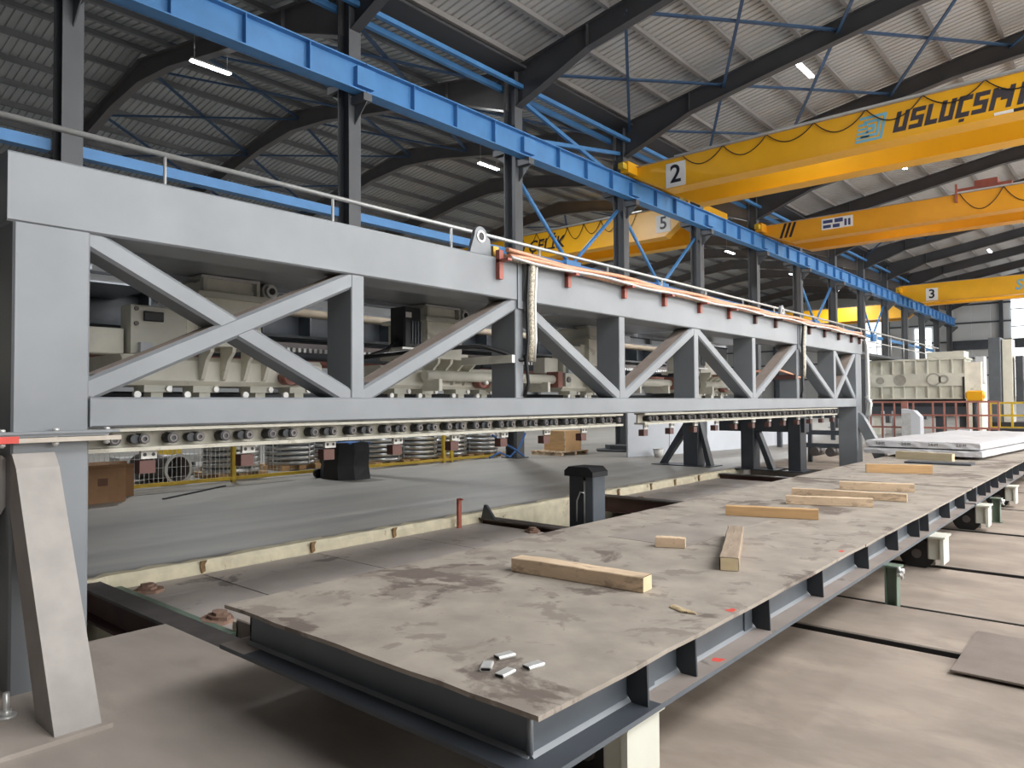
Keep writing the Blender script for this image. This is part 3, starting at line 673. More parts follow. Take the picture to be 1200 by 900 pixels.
# props below the table edge
def stand(x, y, label, z0=-0.1):
    t = thing('support_stand', label, 'stand', (x, y, 0))
    MB().box(-0.045, -0.036, -0.05, 0.05, z0+0.008, 0.315).box(0.036, 0.045, -0.05, 0.05, z0+0.008, 0.315).box(-0.036, 0.036, -0.006, 0.006, z0+0.008, 0.315).build('profile', M_green, t)
    MB().box(-0.07, 0.07, -0.035, 0.035, z0, z0+0.008).build('foot', M_green, t)
    MB().box(-0.07, 0.07, -0.06, 0.06, 0.315, 0.3295).build('head', M_green, t)
    MB().cyl((0.05, -0.05, 0.3), (0.10, -0.05, 0.3), 0.02, 8).cyl((0.07, -0.09, 0.27), (0.07, 0.0, 0.27), 0.015, 8).cyl((0.06, -0.06, 0.33), (0.09, -0.06, 0.24), 0.012, 8).build('clamp_screw', M_alu, t)
stand(-1.54, 6.43, 'green steel prop under the near table edge standing in the floor groove')
stand(-1.50, 11.7, 'green steel prop under the far table car', 0.0)

# ------------------------------------------------------------------ timber and scrap on the tables
def timber(px, py, qx, qy, h, wd, label, m=M_wood, z=TZ+0.0, nx=10):
    p = Vector((px, py)); q = Vector((qx, qy)); L = (q-p).length; a = math.atan2(q.y-p.y, q.x-p.x)
    t = thing('timber_block', label, 'timber', ((px+qx)/2, (py+qy)/2, z), a, 'timber blocks lying on the tables')
    mb = MB(); vs = []
    for i in range(nx+1):
        x = -L/2 + L*i/nx; w0 = wd*(1+random.uniform(-0.03, 0.03)); hh = h*(1+random.uniform(-0.025, 0.025)); c = 0.005
        # p-q is the edge nearest the viewer, the block extends to +v
        vs += [(x, c, 0), (x, w0-c, 0), (x, w0, c), (x, w0, hh-c), (x, w0-c, hh), (x, c, hh), (x, 0, hh-c), (x, 0, c)]
    fs = [(8*i+k, 8*i+(k+1) % 8, 8*(i+1)+(k+1) % 8, 8*(i+1)+k) for i in range(nx) for k in range(8)]
    mb.add([tuple(v) for v in vs], [tuple(reversed(f)) for f in fs]); mb.build('beam_body', m, t)
    for s_ in (-1, 1):
        MB().box(s_*L/2-0.0015, s_*L/2+0.0015, 0.003, wd*0.98-0.003, 0.003, h*0.98-0.003).build('end_grain', M_woodend, t)
    return t
timber(-3.12, 3.585, -2.185, 3.66, 0.092, 0.12, 'longest stained timber beam nearest the viewer on the worn deck')
timber(-2.80, 4.88, -2.60, 4.965, 0.078, 0.07, 'short cut-off timber block standing between long beams')
tbk = timber(-2.035, 4.50, -2.50, 5.66, 0.088, 0.12, 'grey weathered timber beam seen end-on with a stamp on its end', mat('weathered_timber', (0.34, 0.26, 0.19), 0.8, 0.0, 0.2, 3, bump=0.2, bscale=14, stain=(0.16, 0.12, 0.09), stain_scale=3, stretch=(1, 7, 7)))
tbk.location.x += 0.05; tbk.location.y += 0.02
timber(-3.05, 6.66, -2.27, 6.93, 0.095, 0.08, 'pale timber beam with vertical saw marks on its face', M_wood2)
timber(-2.88, 7.78, -2.10, 8.09, 0.09, 0.08, 'dark-streaked timber beam in front of the crossed pair')
timber(-3.10, 8.55, -1.93, 8.72, 0.085, 0.08, 'long timber beam crossing behind the dark-streaked beam')
timber(-2.84, 9.46, -2.06, 9.70, 0.10, 0.09, 'timber beam with black mould just before the table joint')
timber(-3.19, 11.95, -2.36, 12.27, 0.13, 0.10, 'clean orange timber beam on the far table car', M_wood2)
timber(-3.53, 15.15, -2.57, 14.95, 0.14, 0.12, 'greyish timber beam right under the white sheet stack edge', mat('pale_timber', (0.50, 0.42, 0.28), 0.75, 0.0, 0.12, 3, stretch=(1, 7, 7)))
MB().box(-0.5, 0.5, -0.2, 0.2, 0, 0.03).build('dark_sheet', M_dark, None, (-2.65, 14.3, TZ+0.003), label='thin dark steel sheet lying before the white sheet stack', category='sheet')
def scrap(x, y, rz, label):
    t = thing('tube_offcut', label, 'metal scrap', (x, y, TZ), rz, 'aluminium tube offcuts on the deck')
    pr_o = [(-0.02, 0.0), (0.02, 0.0), (0.025, 0.006), (0.025, 0.012), (0.02, 0.017), (-0.02, 0.017), (-0.025, 0.012), (-0.025, 0.006)]
    MB().prism([(b, c) for b, c in pr_o], 0, -0.042, 0.042).build('tube_wall', M_alu, t)
    for s_ in (-1, 1):
        MB().prism([(b*0.78, 0.0085+(c-0.0085)*0.62) for b, c in pr_o], 0, s_*0.0421, s_*0.0425).build('tube_mouth', M_black, t)
scrap(-2.075, 2.225, R(-55), 'aluminium tube offcut nearest the front deck edge, mouth turned right')
scrap(-2.10, 2.365, R(75), 'aluminium tube offcut farthest back of the four')
scrap(-1.965, 2.215, R(95), 'aluminium tube offcut in the middle of the four')
scrap(-1.93, 2.355, R(80), 'aluminium tube offcut closest to the side edge of the deck')
sp = thing('wood_splinters', 'small bundle of yellow wood splinters near the deck edge', 'splinters', (-1.86, 3.49, TZ))
for k in range(9):
    a = R(-62 + k*3.5); o_ = (k-4)*0.006
    MB().bar((o_-0.07*math.cos(a), -0.07*math.sin(a)+o_, 0.004+0.0025*(k % 3)), (o_+0.075*math.cos(a), 0.075*math.sin(a)-o_, 0.005+0.002*(k % 4)), 0.006, 0.005, (0, 0, 1)).build('splinter', M_woodend, sp)
sp.rotation_euler = (0, 0, R(25))

# white wrapped sheet stack
def sheet_pack(z, x0, x1, y0, y1, h, label, rz):
    t = thing('wrapped_sheet_pack', label, 'sheet pack', ((x0+x1)/2, (y0+y1)/2, z), rz, 'wrapped sheet packs on the far table')
    nx, ny = 14, 20; L = x1-x0; W = y1-y0; vs = []; fs = []
    def P(i, j): return (-L/2+L*i/nx, -W/2+W*j/ny)
    top = {}
    for i in range(nx+1):
        for j in range(ny+1):
            x, y = P(i, j); e = (i in (0, nx)) or (j in (0, ny))
            top[i, j] = len(vs); vs.append((x*(0.995 if e else 1), y*(0.998 if e else 1), h - (0.03 if e else 0.022*random.random())))
    for i in range(nx):
        for j in range(ny): fs.append((top[i, j], top[i+1, j], top[i+1, j+1], top[i, j+1]))
    ringi = [(i, 0) for i in range(nx)] + [(nx, j) for j in range(ny)] + [(i, ny) for i in range(nx, 0, -1)] + [(0, j) for j in range(ny, 0, -1)]
    m = len(vs)
    for lvl, zz in enumerate((h*0.55, 0.0)):
        for (i, j) in ringi:
            x, y = P(i, j); jx = random.uniform(-0.03, 0.04); vs.append((x*(1.0+jx*0.3)+0*jx, y*(1.0+jx*0.12), zz))
    n = len(ringi)
    for k in range(n):
        a, b = ringi[k], ringi[(k+1) % n]
        fs.append((top[a], m+k, m+(k+1) % n, top[b])); fs.append((m+k, m+n+k, m+n+(k+1) % n, m+(k+1) % n))
    fs.append(tuple(m+n+k for k in range(n-1, -1, -1)))
    MB().add(vs, fs).build('wrapping', M_white, t)
    return t
RZ = R(-5)
sheet_pack(TZ+0.055, -3.98, -1.93, 15.55, 21.2, 0.13, 'lower white plastic wrapped sheet pack lying on the far table', RZ)
sp2 = sheet_pack(TZ+0.188, -3.93, -1.95, 15.62, 21.8, 0.15, 'upper white plastic wrapped sheet pack with printed marks along its edge', RZ)
for k in range(4):
    text('2.0 M', 0.075, M_print, sp2, Matrix.Translation((-0.72+k*0.47, -3.10, 0.065)) @ FACE_NEG_Y, name='printed_mark', extrude=0.001)
for k in range(3):
    MB().box(-0.06, 0.06, -0.9, 0.9, 0, 0.054).build('wooden_bearer', M_wood, None, (-3.6+0.6*k, 18.0, TZ+0.0005), label='%s wooden bearer under the wrapped sheet packs' % ORD[k], category='timber', group='bearers under the packs')

# ------------------------------------------------------------------ floor hatch
MB().box(-0.9, 0.9, 5.05, 6.02, 0.018, 0.030).build('checker_plate_hatch', M_checker, None, None, label='checkered steel hatch plate lying across the floor groove', category='hatch plate')

# ------------------------------------------------------------------ dark post in the pit, red post
pp = thing('pit_post', 'stubby dark slate lifting post rising from the open pit', 'post', (-6.15, 8.72, -0.62))
MB().cbox(-0.20, 0.06, -0.13, -0.05, 0.0, 1.20, 0.01).build('column_plate', M_dark, pp)
MB().cbox(0.10, 0.24, -0.15, 0.16, 0.0, 1.20, 0.01).build('column_plate', M_tabside, pp)
MB().box(-0.2, 0.2, -0.02, 0.15, 0.0, 1.20).build('column_core', M_blackp, pp)
MB().prism([(-0.24, 1.20), (0.26, 1.20), (0.26, 1.27), (0.18, 1.34), (-0.16, 1.34), (-0.24, 1.28)], 1, -0.19, 0.2).build('cap', M_blackp, pp)
MB().tube([(-0.05, -0.15, 0.55), (-0.03, -0.17, 0.85), (0.03, -0.17, 0.98), (0.08, -0.15, 0.97)], 0.012, 6).build('cable', M_galv, pp)
MB().cyl((0.08, -0.13, 0.4), (0.08, -0.13, 1.15), 0.018, 8).build('rod', M_alu, pp)
rp_ = thing('red_marker_post', 'short red marker post at the chipped kerb', 'post', (-7.38, 7.35, -0.13))
MB().box(-0.02, 0.02, -0.03, 0.03, 0.0, 0.42).build('upright', M_redp, rp_); MB().box(-0.02, 0.08, -0.01, 0.01, 0.40, 0.42).build('flag', M_redp, rp_)
bk = thing('angle_bracket', 'dark triangular steel bracket at the pit corner', 'bracket', (-7.45, 7.9, -0.06))
MB().prism([(0, 0), (0.28, 0), (0.1, 0.2), (0.06, 0.2)], 1, -0.02, 0.02).build('bracket_plate', M_dark, bk)

# ------------------------------------------------------------------ overhead cranes
def girder(t, y, z0, z1, x0, x1, m, dy=0.5, taper=1.4, rise=0.45):
    pts = [(x0, z1), (x0, z0+rise), (x0+taper, z0), (x1-taper, z0), (x1, z0+rise), (x1, z1)]
    o = MB().prism(pts, 1, y, y+dy).build('girder', m, t)
    MB().box(x0+taper, x1-taper, y-0.09, y+dy+0.09, z0-0.02, z0).build('bottom_flange', m, o)
    MB().box(x0, x1, y-0.09, y+dy+0.09, z1, z1+0.02).build('top_flange', M_gtop, o)  # coloured grey in place of crane paint to cut yellow bounce on the roof
    return o
def festoon(t, y, z, xs, drop, r=0.016):
    MB().box(xs[0]-0.3, xs[-1]+0.3, y-0.02, y+0.02, z+0.02, z+0.07).build('festoon_rail', M_galv, t)
    for a, b in zip(xs[:-1], xs[1:]):
        d = drop*random.uniform(0.85, 1.15); n = 12
        MB().tube([(a+(b-a)*k/n, y-0.01*math.sin(k), z - d*4*(k/n)*(1-k/n)) for k in range(n+1)], r, 6).build('festoon_cable', M_black, t)
def crane(label, y, x0, x1, z0, z1, m, gap=2.3, rail_z=9.69, ends=True):
    t = thing('overhead_crane', label, 'crane')
    rise = max(0.2, rail_z + 0.03 - z0)
    girder(t, y, z0, z1, x0, x1, m, rise=rise); girder(t, y+gap, z0, z1, x0, x1, m, rise=rise)
    for xe in (x0+0.1, x1-0.1):
        MB().cbox(xe-0.16, xe+0.16, y-0.6, y+gap+1.1, rail_z+0.02, rail_z+0.42, 0.02).build('end_carriage', m, t)
        for yy in (y-0.35, y+gap+0.85):
            MB().cyl((xe-0.06, yy, rail_z+0.16), (xe+0.06, yy, rail_z+0.16), 0.15, 16).build('wheel', M_rail, t)
        MB().box(xe-0.1, xe+0.1, y-0.85, y-0.6, rail_z+0.12, rail_z+0.32).build('buffer', M_ylw2, t)
    return t
Y2 = 22.35
c2 = crane('yellow overhead crane numbered 2 with blue square logo', Y2, CX+0.55, RX-0.6, 8.98, 10.0, M_yellow)
nb = MB().box(-12.25, -11.51, Y2-0.012, Y2, 9.02, 9.86).build('number_board', M_numw, c2)
text('2', 0.86, M_print, nb, Matrix.Translation((-11.88, Y2-0.014, 9.44)) @ FACE_NEG_Y, name='numeral', offset=0.014)
festoon(c2, Y2-0.05, 10.02, [-11.6+1.45*k for k in range(9)], 0.42)
lg = MB()
def sl(u, v): return (u + 0.22*v, v)                     # slanted logo plane
def logo_poly(mb, u0, u1, v0, v1, x, z, y):
    p = [sl(u0, v0), sl(u1, v0), sl(u1, v1), sl(u0, v1)]
    mb.prism([(x+a, z+b) for a, b in p], 1, y-0.008, y-0.001)
LXc, LZc = -5.68, 9.46
W = 0.36
for k in range(3):
    s_ = W - 0.125*k; b_ = 0.075
    logo_poly(lg, -s_, s_, s_-b_, s_, LXc, LZc, Y2)      # top
    logo_poly(lg, s_-b_, s_, -s_, s_-b_, LXc, LZc, Y2)   # right
    logo_poly(lg, -s_, s_-b_, -s_, -s_+b_, LXc, LZc, Y2) # bottom
for k in range(4): logo_poly(lg, -W, -0.12+0.04*k, 0.14-0.12*k-0.035, 0.14-0.12*k+0.03, LXc, LZc, Y2)
lg.build('logo', M_logo, c2)
# blocky slanted letters, each a part of its own
H_, T_ = 0.56, 0.15
GLY = {'U': [(0, 0, 0.13, H_), (0, 0, 0.37, 0.13), (0.24, 0, 0.37, H_)],
       'S': [(0, 0, 0.37, 0.12), (0.24, 0, 0.37, 0.33), (0, 0.22, 0.37, 0.34), (0, 0.22, 0.13, H_), (0, 0.44, 0.37, H_)],
       'L': [(0, 0, 0.13, H_), (0, 0, 0.33, 0.13)],
       'C': [(0, 0, 0.13, H_), (0, 0, 0.35, 0.13), (0, 0.43, 0.35, H_), (0.12, -0.12, 0.26, -0.04)],
       'M': [(0, 0, 0.13, H_), (0.41, 0, 0.54, H_), (0.10, 0.30, 0.28, 0.52), (0.24, 0.22, 0.42, 0.48)],
       'I': [(0, 0, T_, H_)]}
def letter(ch, x, z):
    mb = MB()
    for k, (u0, v0, u1, v1) in enumerate(GLY[ch]):
        mb.prism([(x+u*0.9+0.24*v, z+v) for u, v in ((u0, v0), (u1, v0), (u1, v1), (u0, v1))], 1, Y2-0.006-0.0006*k, Y2-0.001)
    mb.build('letter', mat('letter_ink', (0.045, 0.038, 0.045), 0.5), c2)
lx = -5.12
for ch, adv in zip('USLUCSMI', (0.40, 0.40, 0.36, 0.40, 0.38, 0.40, 0.60, 0.3)):
    letter(ch, lx, 9.18); lx += adv*0.0 + {'U': 0.50, 'S': 0.50, 'L': 0.43, 'C': 0.47, 'M': 0.78, 'I': 0.3}[ch]*0.785
for x in (-2.3,):
    MB().box(x-0.42, x, Y2-0.008, Y2, 9.02, 9.1).build('rating_plate', M_numw, c2)
    MB().box(x+0.0, x+0.4, Y2-0.009, Y2, 9.02, 9.1).build('rating_plate', M_print, c2)

Y3 = 34.2
c3 = crane('orange overhead crane with three black slanted stripes and sign panel', Y3, CX+0.55, RX-0.6, 9.12, 10.05, M_orange)
for k in range(3):
    x = -12.78 + 0.22*k
    MB().prism([(x, 9.35), (x+0.12, 9.35), (x+0.36, 10.03), (x+0.24, 10.03)], 1, Y3-0.006, Y3).build('black_stripe', M_print, c3)
sg = MB().box(-10.85, -9.5, Y3-0.01, Y3, 9.43, 9.93).build('sign_panel', M_numw, c3)
for (u, v, w_, h) in ((-10.78, 9.72, 0.42, 0.14), (-10.28, 9.70, 0.36, 0.18), (-10.78, 9.50, 0.34, 0.14), (-10.36, 9.48, 0.3, 0.16), (-9.86, 9.5, 0.1, 0.3), (-9.7, 9.5, 0.1, 0.3)):
    MB().box(u, u+w_, Y3-0.013, Y3-0.01, v, v+h).build('sign_block', mat('sign_ink', (0.05, 0.06, 0.16), 0.5, 0, 0.02), sg)
festoon(c3, Y3-0.05, 10.06, [-5.4+1.5*k for k in range(6)], 0.75)
hoist = MB().box(-5.6, -3.7, Y3+0.6, Y3+2.0, 10.1, 10.42).box(-5.0, -4.2, Y3+0.8, Y3+1.8, 10.42, 10.7).build('trolley', M_redp, c3)
MB().box(-5.55, -5.47, Y3-0.1, Y3-0.02, 9.7, 10.45).build('trolley_arm', M_redp, hoist)

Y4 = 60.5
c4 = crane('distant yellow overhead crane numbered 3 in front of the end wall', Y4, CX+0.55, RX-0.6, 8.95, 10.25, M_yellow)
nb = MB().box(-11.84, -11.06, Y4-0.012, Y4, 9.0, 9.9).build('number_board', M_numw, c4)
text('3', 0.9, M_print, nb, Matrix.Translation((-11.45, Y4-0.014, 9.45)) @ FACE_NEG_Y, name='numeral', offset=0.02)
text('SM', 1.0, M_logo, c4, Matrix.Translation((-5.8, Y4-0.012, 9.55)) @ FACE_NEG_Y, shear=0.2, offset=0.012)
Y5 = 29.3
c5 = crane('yellow overhead crane numbered 5 in the neighbouring bay', Y5, LX+1.0, CX-0.55, 9.15, 10.45, M_yellow, rail_z=10.17)
nb = MB().box(-16.58, -15.86, Y5-0.012, Y5, 9.36, 10.14).build('number_board', M_numw, c5)
text('5', 0.8, M_print, nb, Matrix.Translation((-16.22, Y5-0.014, 9.75)) @ FACE_NEG_Y, name='numeral', offset=0.012)
text('O ÇELİK', 0.85, M_print, c5, Matrix.Translation((-23.5, Y5-0.004, 9.78)) @ FACE_NEG_Y, shear=0.2, offset=0.012)
festoon(c5, Y5-0.05, 10.47, [-24.6+1.0*k for k in range(8)], 0.62)
c6 = crane('far yellow overhead crane without number in the neighbouring bay', 72.0, LX+1.0, CX-0.55, 9.1, 10.4, M_yellow, rail_z=10.17)

# ------------------------------------------------------------------ LED lamps
def lamp(x, y, z, label, power):
    t = thing('led_lamp', label, 'lamp', (x, y, z), group='linear LED lamps under the roof')
    MB().prism([(-0.09, 0.05), (0.09, 0.05), (0.06, 0.12), (-0.06, 0.12)], 1, -0.62, 0.62).build('housing', M_galv, t)
    MB().box(-0.08, 0.08, -0.6, 0.6, 0.02, 0.05).build('diffuser', M_led, t)
    zt = roof_z(x) - 0.2 - z
    for yy in (-0.5, 0.5): MB().cyl((0, yy, 0.12), (0, yy, zt), 0.008, 6).build('hanger', M_galv, t)
    d = bpy.data.lights.new('lamp_light', 'AREA'); d.shape = 'RECTANGLE'; d.size = 0.16; d.size_y = 1.2; d.energy = power; d.color = (0.95, 0.98, 1.0)
    o = bpy.data.objects.new('lamp_light', d); COL.objects.link(o); o.parent = t; o.location = (0, 0, 0.012)
LP = 300
for k, y in enumerate((10.25, 22.36, 34.3, 46.2, 57.8, 68.5)):
    lamp(-20.6, y, 11.6, ['bright linear LED lamp at upper left between the left columns', 'bright linear LED lamp seen beside the column with the blue braces',
         'third linear LED lamp of the neighbouring bay, hidden behind the runway', 'small bright lamp seen below the runway near the sixth column', 'small bright lamp seen below the runway near the seventh column', 'farthest small lamp of the neighbouring bay'][k], LP*3.0)
for k, y in enumerate((11.3, 23.6, 36.1, 48.5, 61.1)):
    lamp(-7.9, y, 12.2, ['linear LED lamp above the gantry out of view', 'brightest linear LED lamp above the crane numbered 2', 'LED lamp glowing just below the crane numbered 2',
         'LED lamp hidden behind the orange crane', 'distant LED lamp above the crane numbered 3'][k], LP*0.4)
for k, y in enumerate((5.2, 11.3, 17.4, 23.6, 30, 36.1, 42.3, 48.5, 54.8, 61.1)):  # out-of-view row added to light the floor, set closely to soften shadows
    lamp(3.6, y, 12.2, '%s added LED lamp over the open floor, out of view' % ORD[k], LP*0.2)

# ------------------------------------------------------------------ machine bridge behind the gantry
mb_ = thing('machine_bridge', 'long dark machine bridge with rack rail behind the gantry', 'machine')
MB().box(-9.75, -9.70, -1.0, 17.6, 2.30, 3.10).build('bridge_web', M_dark, mb_)
MB().box(-9.75, -9.35, -1.0, 17.6, 3.05, 3.10).build('bridge_flange', M_dark, mb_)
MB().box(-9.75, -9.35, -1.0, 17.6, 2.62, 2.66).build('bridge_flange', M_tabside, mb_)
y = 0.0
while y < 17.5:
    MB().box(-9.70, -9.40, y-0.012, y+0.012, 2.66, 3.05).build('stiffener', M_tabside, mb_); y += 0.78
MB().box(-9.45, -9.25, -1.0, 17.6, 2.42, 2.47).box(-9.40, -9.30, -1.0, 17.6, 2.47, 2.54).build('guide_rail', M_rail, mb_)
rk = MB(); y = 0.5
while y < 17.4: rk.box(-9.25, -9.20, y, y+0.045, 2.40, 2.46); y += 0.09
rk.build('rack_teeth', M_steel, mb_, kind='stuff')
MB().box(-8.55, -8.05, -1.0, 17.6, 1.62, 1.70).build('lower_slide', M_rail, mb_)
MB().cbox(-8.75, -8.4, -1.0, 17.6, 1.70, 1.80, 0.02).build('lower_beam', M_dark, mb_)
MB().cyl((-9.0, -1, 2.22), (-9.0, 17.6, 2.22), 0.05, 10).build('red_pipe', M_redlt, mb_)
MB().cyl((-8.9, 4.6, 2.93), (-8.9, 17.6, 2.93), 0.06, 12).build('beige_pipe', mat('beige_pipe', (0.50, 0.42, 0.32), 0.6), mb_)
for (a, b) in ((0.3, 2.7), (2.85, 5.25), (5.45, 9.1), (9.25, 13.0), (13.15, 17.3)):
    MB().box(-7.9, -5.5, a, b, 3.06, 3.08).box(-7.9, -7.86, a, b, 3.0, 3.06).build('cover_plate', mat('grey_cover_sheet', (0.30, 0.325, 0.36), 0.3, 0.2), mb_)
# near end: rounded cover plate
cp = [(-9.9, 2.4), (-8.5, 2.4), (-8.5, 3.35)] + [(-8.65+0.15*math.cos(a), 3.45+0.15*math.sin(a)) for a in (0, 0.5, 1.0, 1.5)] + [(-9.9, 3.6)]
MB().prism(cp, 2, 2.98, 3.0).build('cover_plate', mat('grey_cover_sheet', (0.30, 0.325, 0.36), 0.3, 0.2), mb_)
# bridge feet at the far end
def foot_post(x0, x1, braces, ztop=1.62):
    MB().cbox(x0, x1, 17.1, 17.5, 0.02, ztop, 0.01).build('foot_post', M_dark, mb_)
    for (xa, xb) in braces:
        hw = 0.09
        MB().prism([(xa, 1.15), (xa, 0.85), (xb-0.14*(1 if xb > xa else -1), 0.02), (xb, 0.02)], 1, 17.2, 17.4).build('foot_brace', M_dark, mb_)
    MB().box(min([x0]+[b for a, b in braces])-0.1, max([x1]+[b for a, b in braces])+0.1, 16.95, 17.65, 0, 0.02).build('foot_plate', M_dark, mb_)
foot_post(-8.97, -8.56, [(-8.97, -9.72), (-8.56, -8.25)])
foot_post(-7.42, -7.10, [(-7.10, -6.66)]); foot_post(-6.27, -5.98, [])
MB().cbox(-8.0, -5.9, 17.15, 17.45, 0.92, 1.25, 0.01).build('cross_beam', M_dark, mb_)
MB().cbox(-9.9, -8.0, 17.1, 17.5, 1.45, 2.4, 0.01).build('end_frame', M_dark, mb_)
for x in (-9.6, -7.9): MB().cbox(x, x+0.35, -1.4, -1.0, 0.0, 2.4, 0.01).build('foot_post', M_dark, mb_)
for x in (-7.72, -7.56): MB().box(x-0.03, x+0.03, 17.9, 17.96, 0, 1.2).build('thin_post', M_dark, mb_)

def carriage(y0, label, var):
    t = thing('machine_carriage', label, 'machine', (-8.0, y0, 0), group='cream carriages behind the gantry truss')
    # base beam with rounded flanks and gussets
    MB().cbox(-0.55, 0.45, -1.15, 1.15, 1.85, 2.16, 0.05).build('base_beam', M_cream, t)
    MB().cbox(-0.5, 0.5, -0.42, 0.42, 2.28, 2.36, 0.01).build('seat_plate', M_cream, t)
    for k in range(4):
        yy = -0.36+0.24*k
        pts = [(0.44, 1.9), (0.5, 1.92), (0.54, 2.0), (0.60, 2.12), (0.70, 2.2), (0.72, 2.28), (0.44, 2.28)]
        MB().prism(pts, 1, yy-0.02, yy+0.02).build('gusset', M_cream, t)
    MB().box(0.4, 0.74, -0.42, 0.42, 2.26, 2.30).build('gusset_shelf', M_cream, t)
    MB().cbox(-0.4, 0.45, -0.34, 0.34, 2.36, 2.84, 0.02).build('column_block', M_cream, t)
    MB().cbox(-0.46, 0.52, -0.42, 0.42, 2.80, 2.86, 0.01).build('collar', M_creamlt, t)
    MB().cbox(-0.34, 0.38, -0.27, 0.27, 2.86, 3.02, 0.02).build('column_neck', M_cream, t)
    for s_ in (-1, 1):
        MB().box(0.36, 0.44, s_*0.31-0.02, s_*0.31+0.02, 2.86, 3.02).build('neck_rib', M_creamlt, t)
    MB().box(-0.3, 0.42, -0.34, 0.34, 3.02, 3.05).build('cap_plate', M_alu, t)
    # roller feet under the beam
    for yy in (-0.8, -0.3, 0.35, 0.85):
        MB().box(0.2, 0.45, yy-0.14, yy+0.14, 1.78, 1.85).box(0.25, 0.42, yy-0.06, yy+0.06, 1.70, 1.78).build('slide_shoe', M_creamlt, t)
        MB().cyl((0.44, yy-0.22, 1.755), (0.50, yy-0.22, 1.755), 0.035, 12).build('guide_roller', M_alu, t)
        MB().cyl((0.45, yy+0.1, 1.815), (0.48, yy+0.1, 1.815), 0.03, 10).build('shoe_bolt', M_alu, t)
    o = MB().cyl((0.15, 0.55, 2.97), (0.28, 0.55, 2.97), 0.10, 18).cyl((0.28, 0.55, 2.97), (0.33, 0.55, 2.97), 0.07, 14).build('pulley', M_galv, t)
    MB().cyl((0.33, 0.55, 2.97), (0.335, 0.55, 2.97), 0.04, 12).build('pulley_hub', M_black, o)
    MB().box(0.05, 0.3, 0.38, 0.75, 2.80, 2.87).build('pulley_bracket', M_rust, t)
    # small pump at the foot
    p = MB().cyl((0.47, 0.62, 1.95), (0.62, 0.62, 1.95), 0.08, 14).cyl((0.5, 0.72, 1.92), (0.5, 0.84, 1.92), 0.05, 10).build('pump', M_redlt, t)
    MB().cyl((0.62, 0.62, 1.95), (0.70, 0.62, 1.95), 0.03, 10).build('pump_shaft', M_alu, p)
    if var in (0, 2):
        c = MB().cbox(0.15, 0.40, -1.05, -0.50, 2.16, 2.66, 0.015).build('control_box', M_creamlt, t)
        MB().cbox(0.40, 0.43, -0.93, -0.74, 2.50, 2.60, 0.01).build('connector', M_black, c)
        for dz in (2.47, 2.62): MB().cyl((0.40, -1.0, dz), (0.42, -1.0, dz), 0.022, 10).build('fixing', M_rail, c)
        MB().box(0.40, 0.46, -0.98, -0.86, 2.16, 2.28).build('sensor_box', M_whitep, c)
        MB().cbox(0.05, 0.3, -1.45, -1.08, 2.16, 2.42, 0.01).build('junction_box', M_cream, t)
        MB().cbox(0.10, 0.36, -0.48, -0.34, 2.2, 2.7, 0.01).build('vertical_plate', M_cream, t)
    else:
        mo = MB().cbox(0.45, 0.75, -1.02, -0.72, 2.38, 2.92, 0.02).build('servo_motor', M_motor, t)
        MB().box(0.751, 0.755, -1.00, -0.90, 2.78, 2.85).build('nameplate', M_numw, mo)
        for k in range(4): MB().box(0.75, 0.765, -0.9+0.05*k, -0.88+0.05*k, 2.44, 2.74).build('cooling_fin', M_tabside, mo)
        MB().cyl((0.6, -0.87, 2.22), (0.6, -0.87, 2.36), 0.09, 14).build('coupling', M_alu, t)
        MB().box(0.42, 0.78, -1.08, -0.66, 2.36, 2.385).build('motor_plate', M_alu, t)
        MB().tube([(0.6, -1.02, 2.5), (0.62, -1.2, 2.35), (0.6, -1.5, 2.25), (0.5, -1.9, 2.22)], 0.025, 8).build('motor_cable', M_black, t)
    if var in (1, 2):
        cy = MB().cyl((0.62, -0.55, 2.03), (0.62, 2.3, 2.03), 0.075, 16).build('cylinder_tube', M_cream, t)
        MB().box(0.5, 0.74, 2.3, 2.42, 1.90, 2.16).build('cylinder_head', M_redlt, cy)
        MB().box(0.5, 0.74, 2.5, 2.66, 1.92, 2.14).build('clevis', M_creamlt, cy)
        MB().cyl((0.62, 2.42, 2.03), (0.62, 2.5, 2.03), 0.05, 12).build('piston_rod', M_copper, cy)
        MB().cyl((0.74, 2.58, 2.03), (0.76, 2.58, 2.03), 0.05, 12).build('clevis_hole', M_rail, cy)
        for yy in (-0.4, 0.9, 2.0): MB().box(0.40, 0.78, yy-0.03, yy+0.03, 1.82, 1.98).build('cylinder_saddle', M_cream, t)
    for yy in (-0.95, 1.0):
        MB().cyl((0.451, yy, 1.97), (0.455, yy, 1.97), 0.03, 12).build('lifting_hole', M_black, t)
    return t
carriage(4.02, 'cream machine carriage with control box behind the crossed diagonals', 0)
carriage(7.25, 'cream machine carriage with black servo motor and long cylinder', 1)
carriage(11.2, 'cream machine carriage with cylinder and control box behind the third bay', 2)
carriage(15.6, 'cream machine carriage closest to the far gantry leg', 1)
carriage(0.9, 'cream machine carriage hidden behind the near gantry leg', 0)
# dark motors, coils and drums between the carriages
for k, (yy, zz, r) in enumerate(((5.35, 2.25, 0.14), (9.2, 2.35, 0.13), (13.2, 2.2, 0.14))):
    t = thing('drive_motor', ['dark drum motor left of the first truss post', 'dark drum motor behind the second falling diagonal', 'dark drum motor near the far hose drop'][k], 'motor', (-9.0, yy, zz))
    MB().cyl((0, -0.32, 0), (0, 0.2, 0), r, 18).build('drum', M_motor, t); MB().cyl((0, 0.2, 0), (0, 0.3, 0), r*0.7, 14).build('fan_cover', M_blackp, t)
    MB().box(-0.12, 0.12, -0.25, 0.15, -r-0.05, -r+0.03).build('motor_foot', M_rail, t)
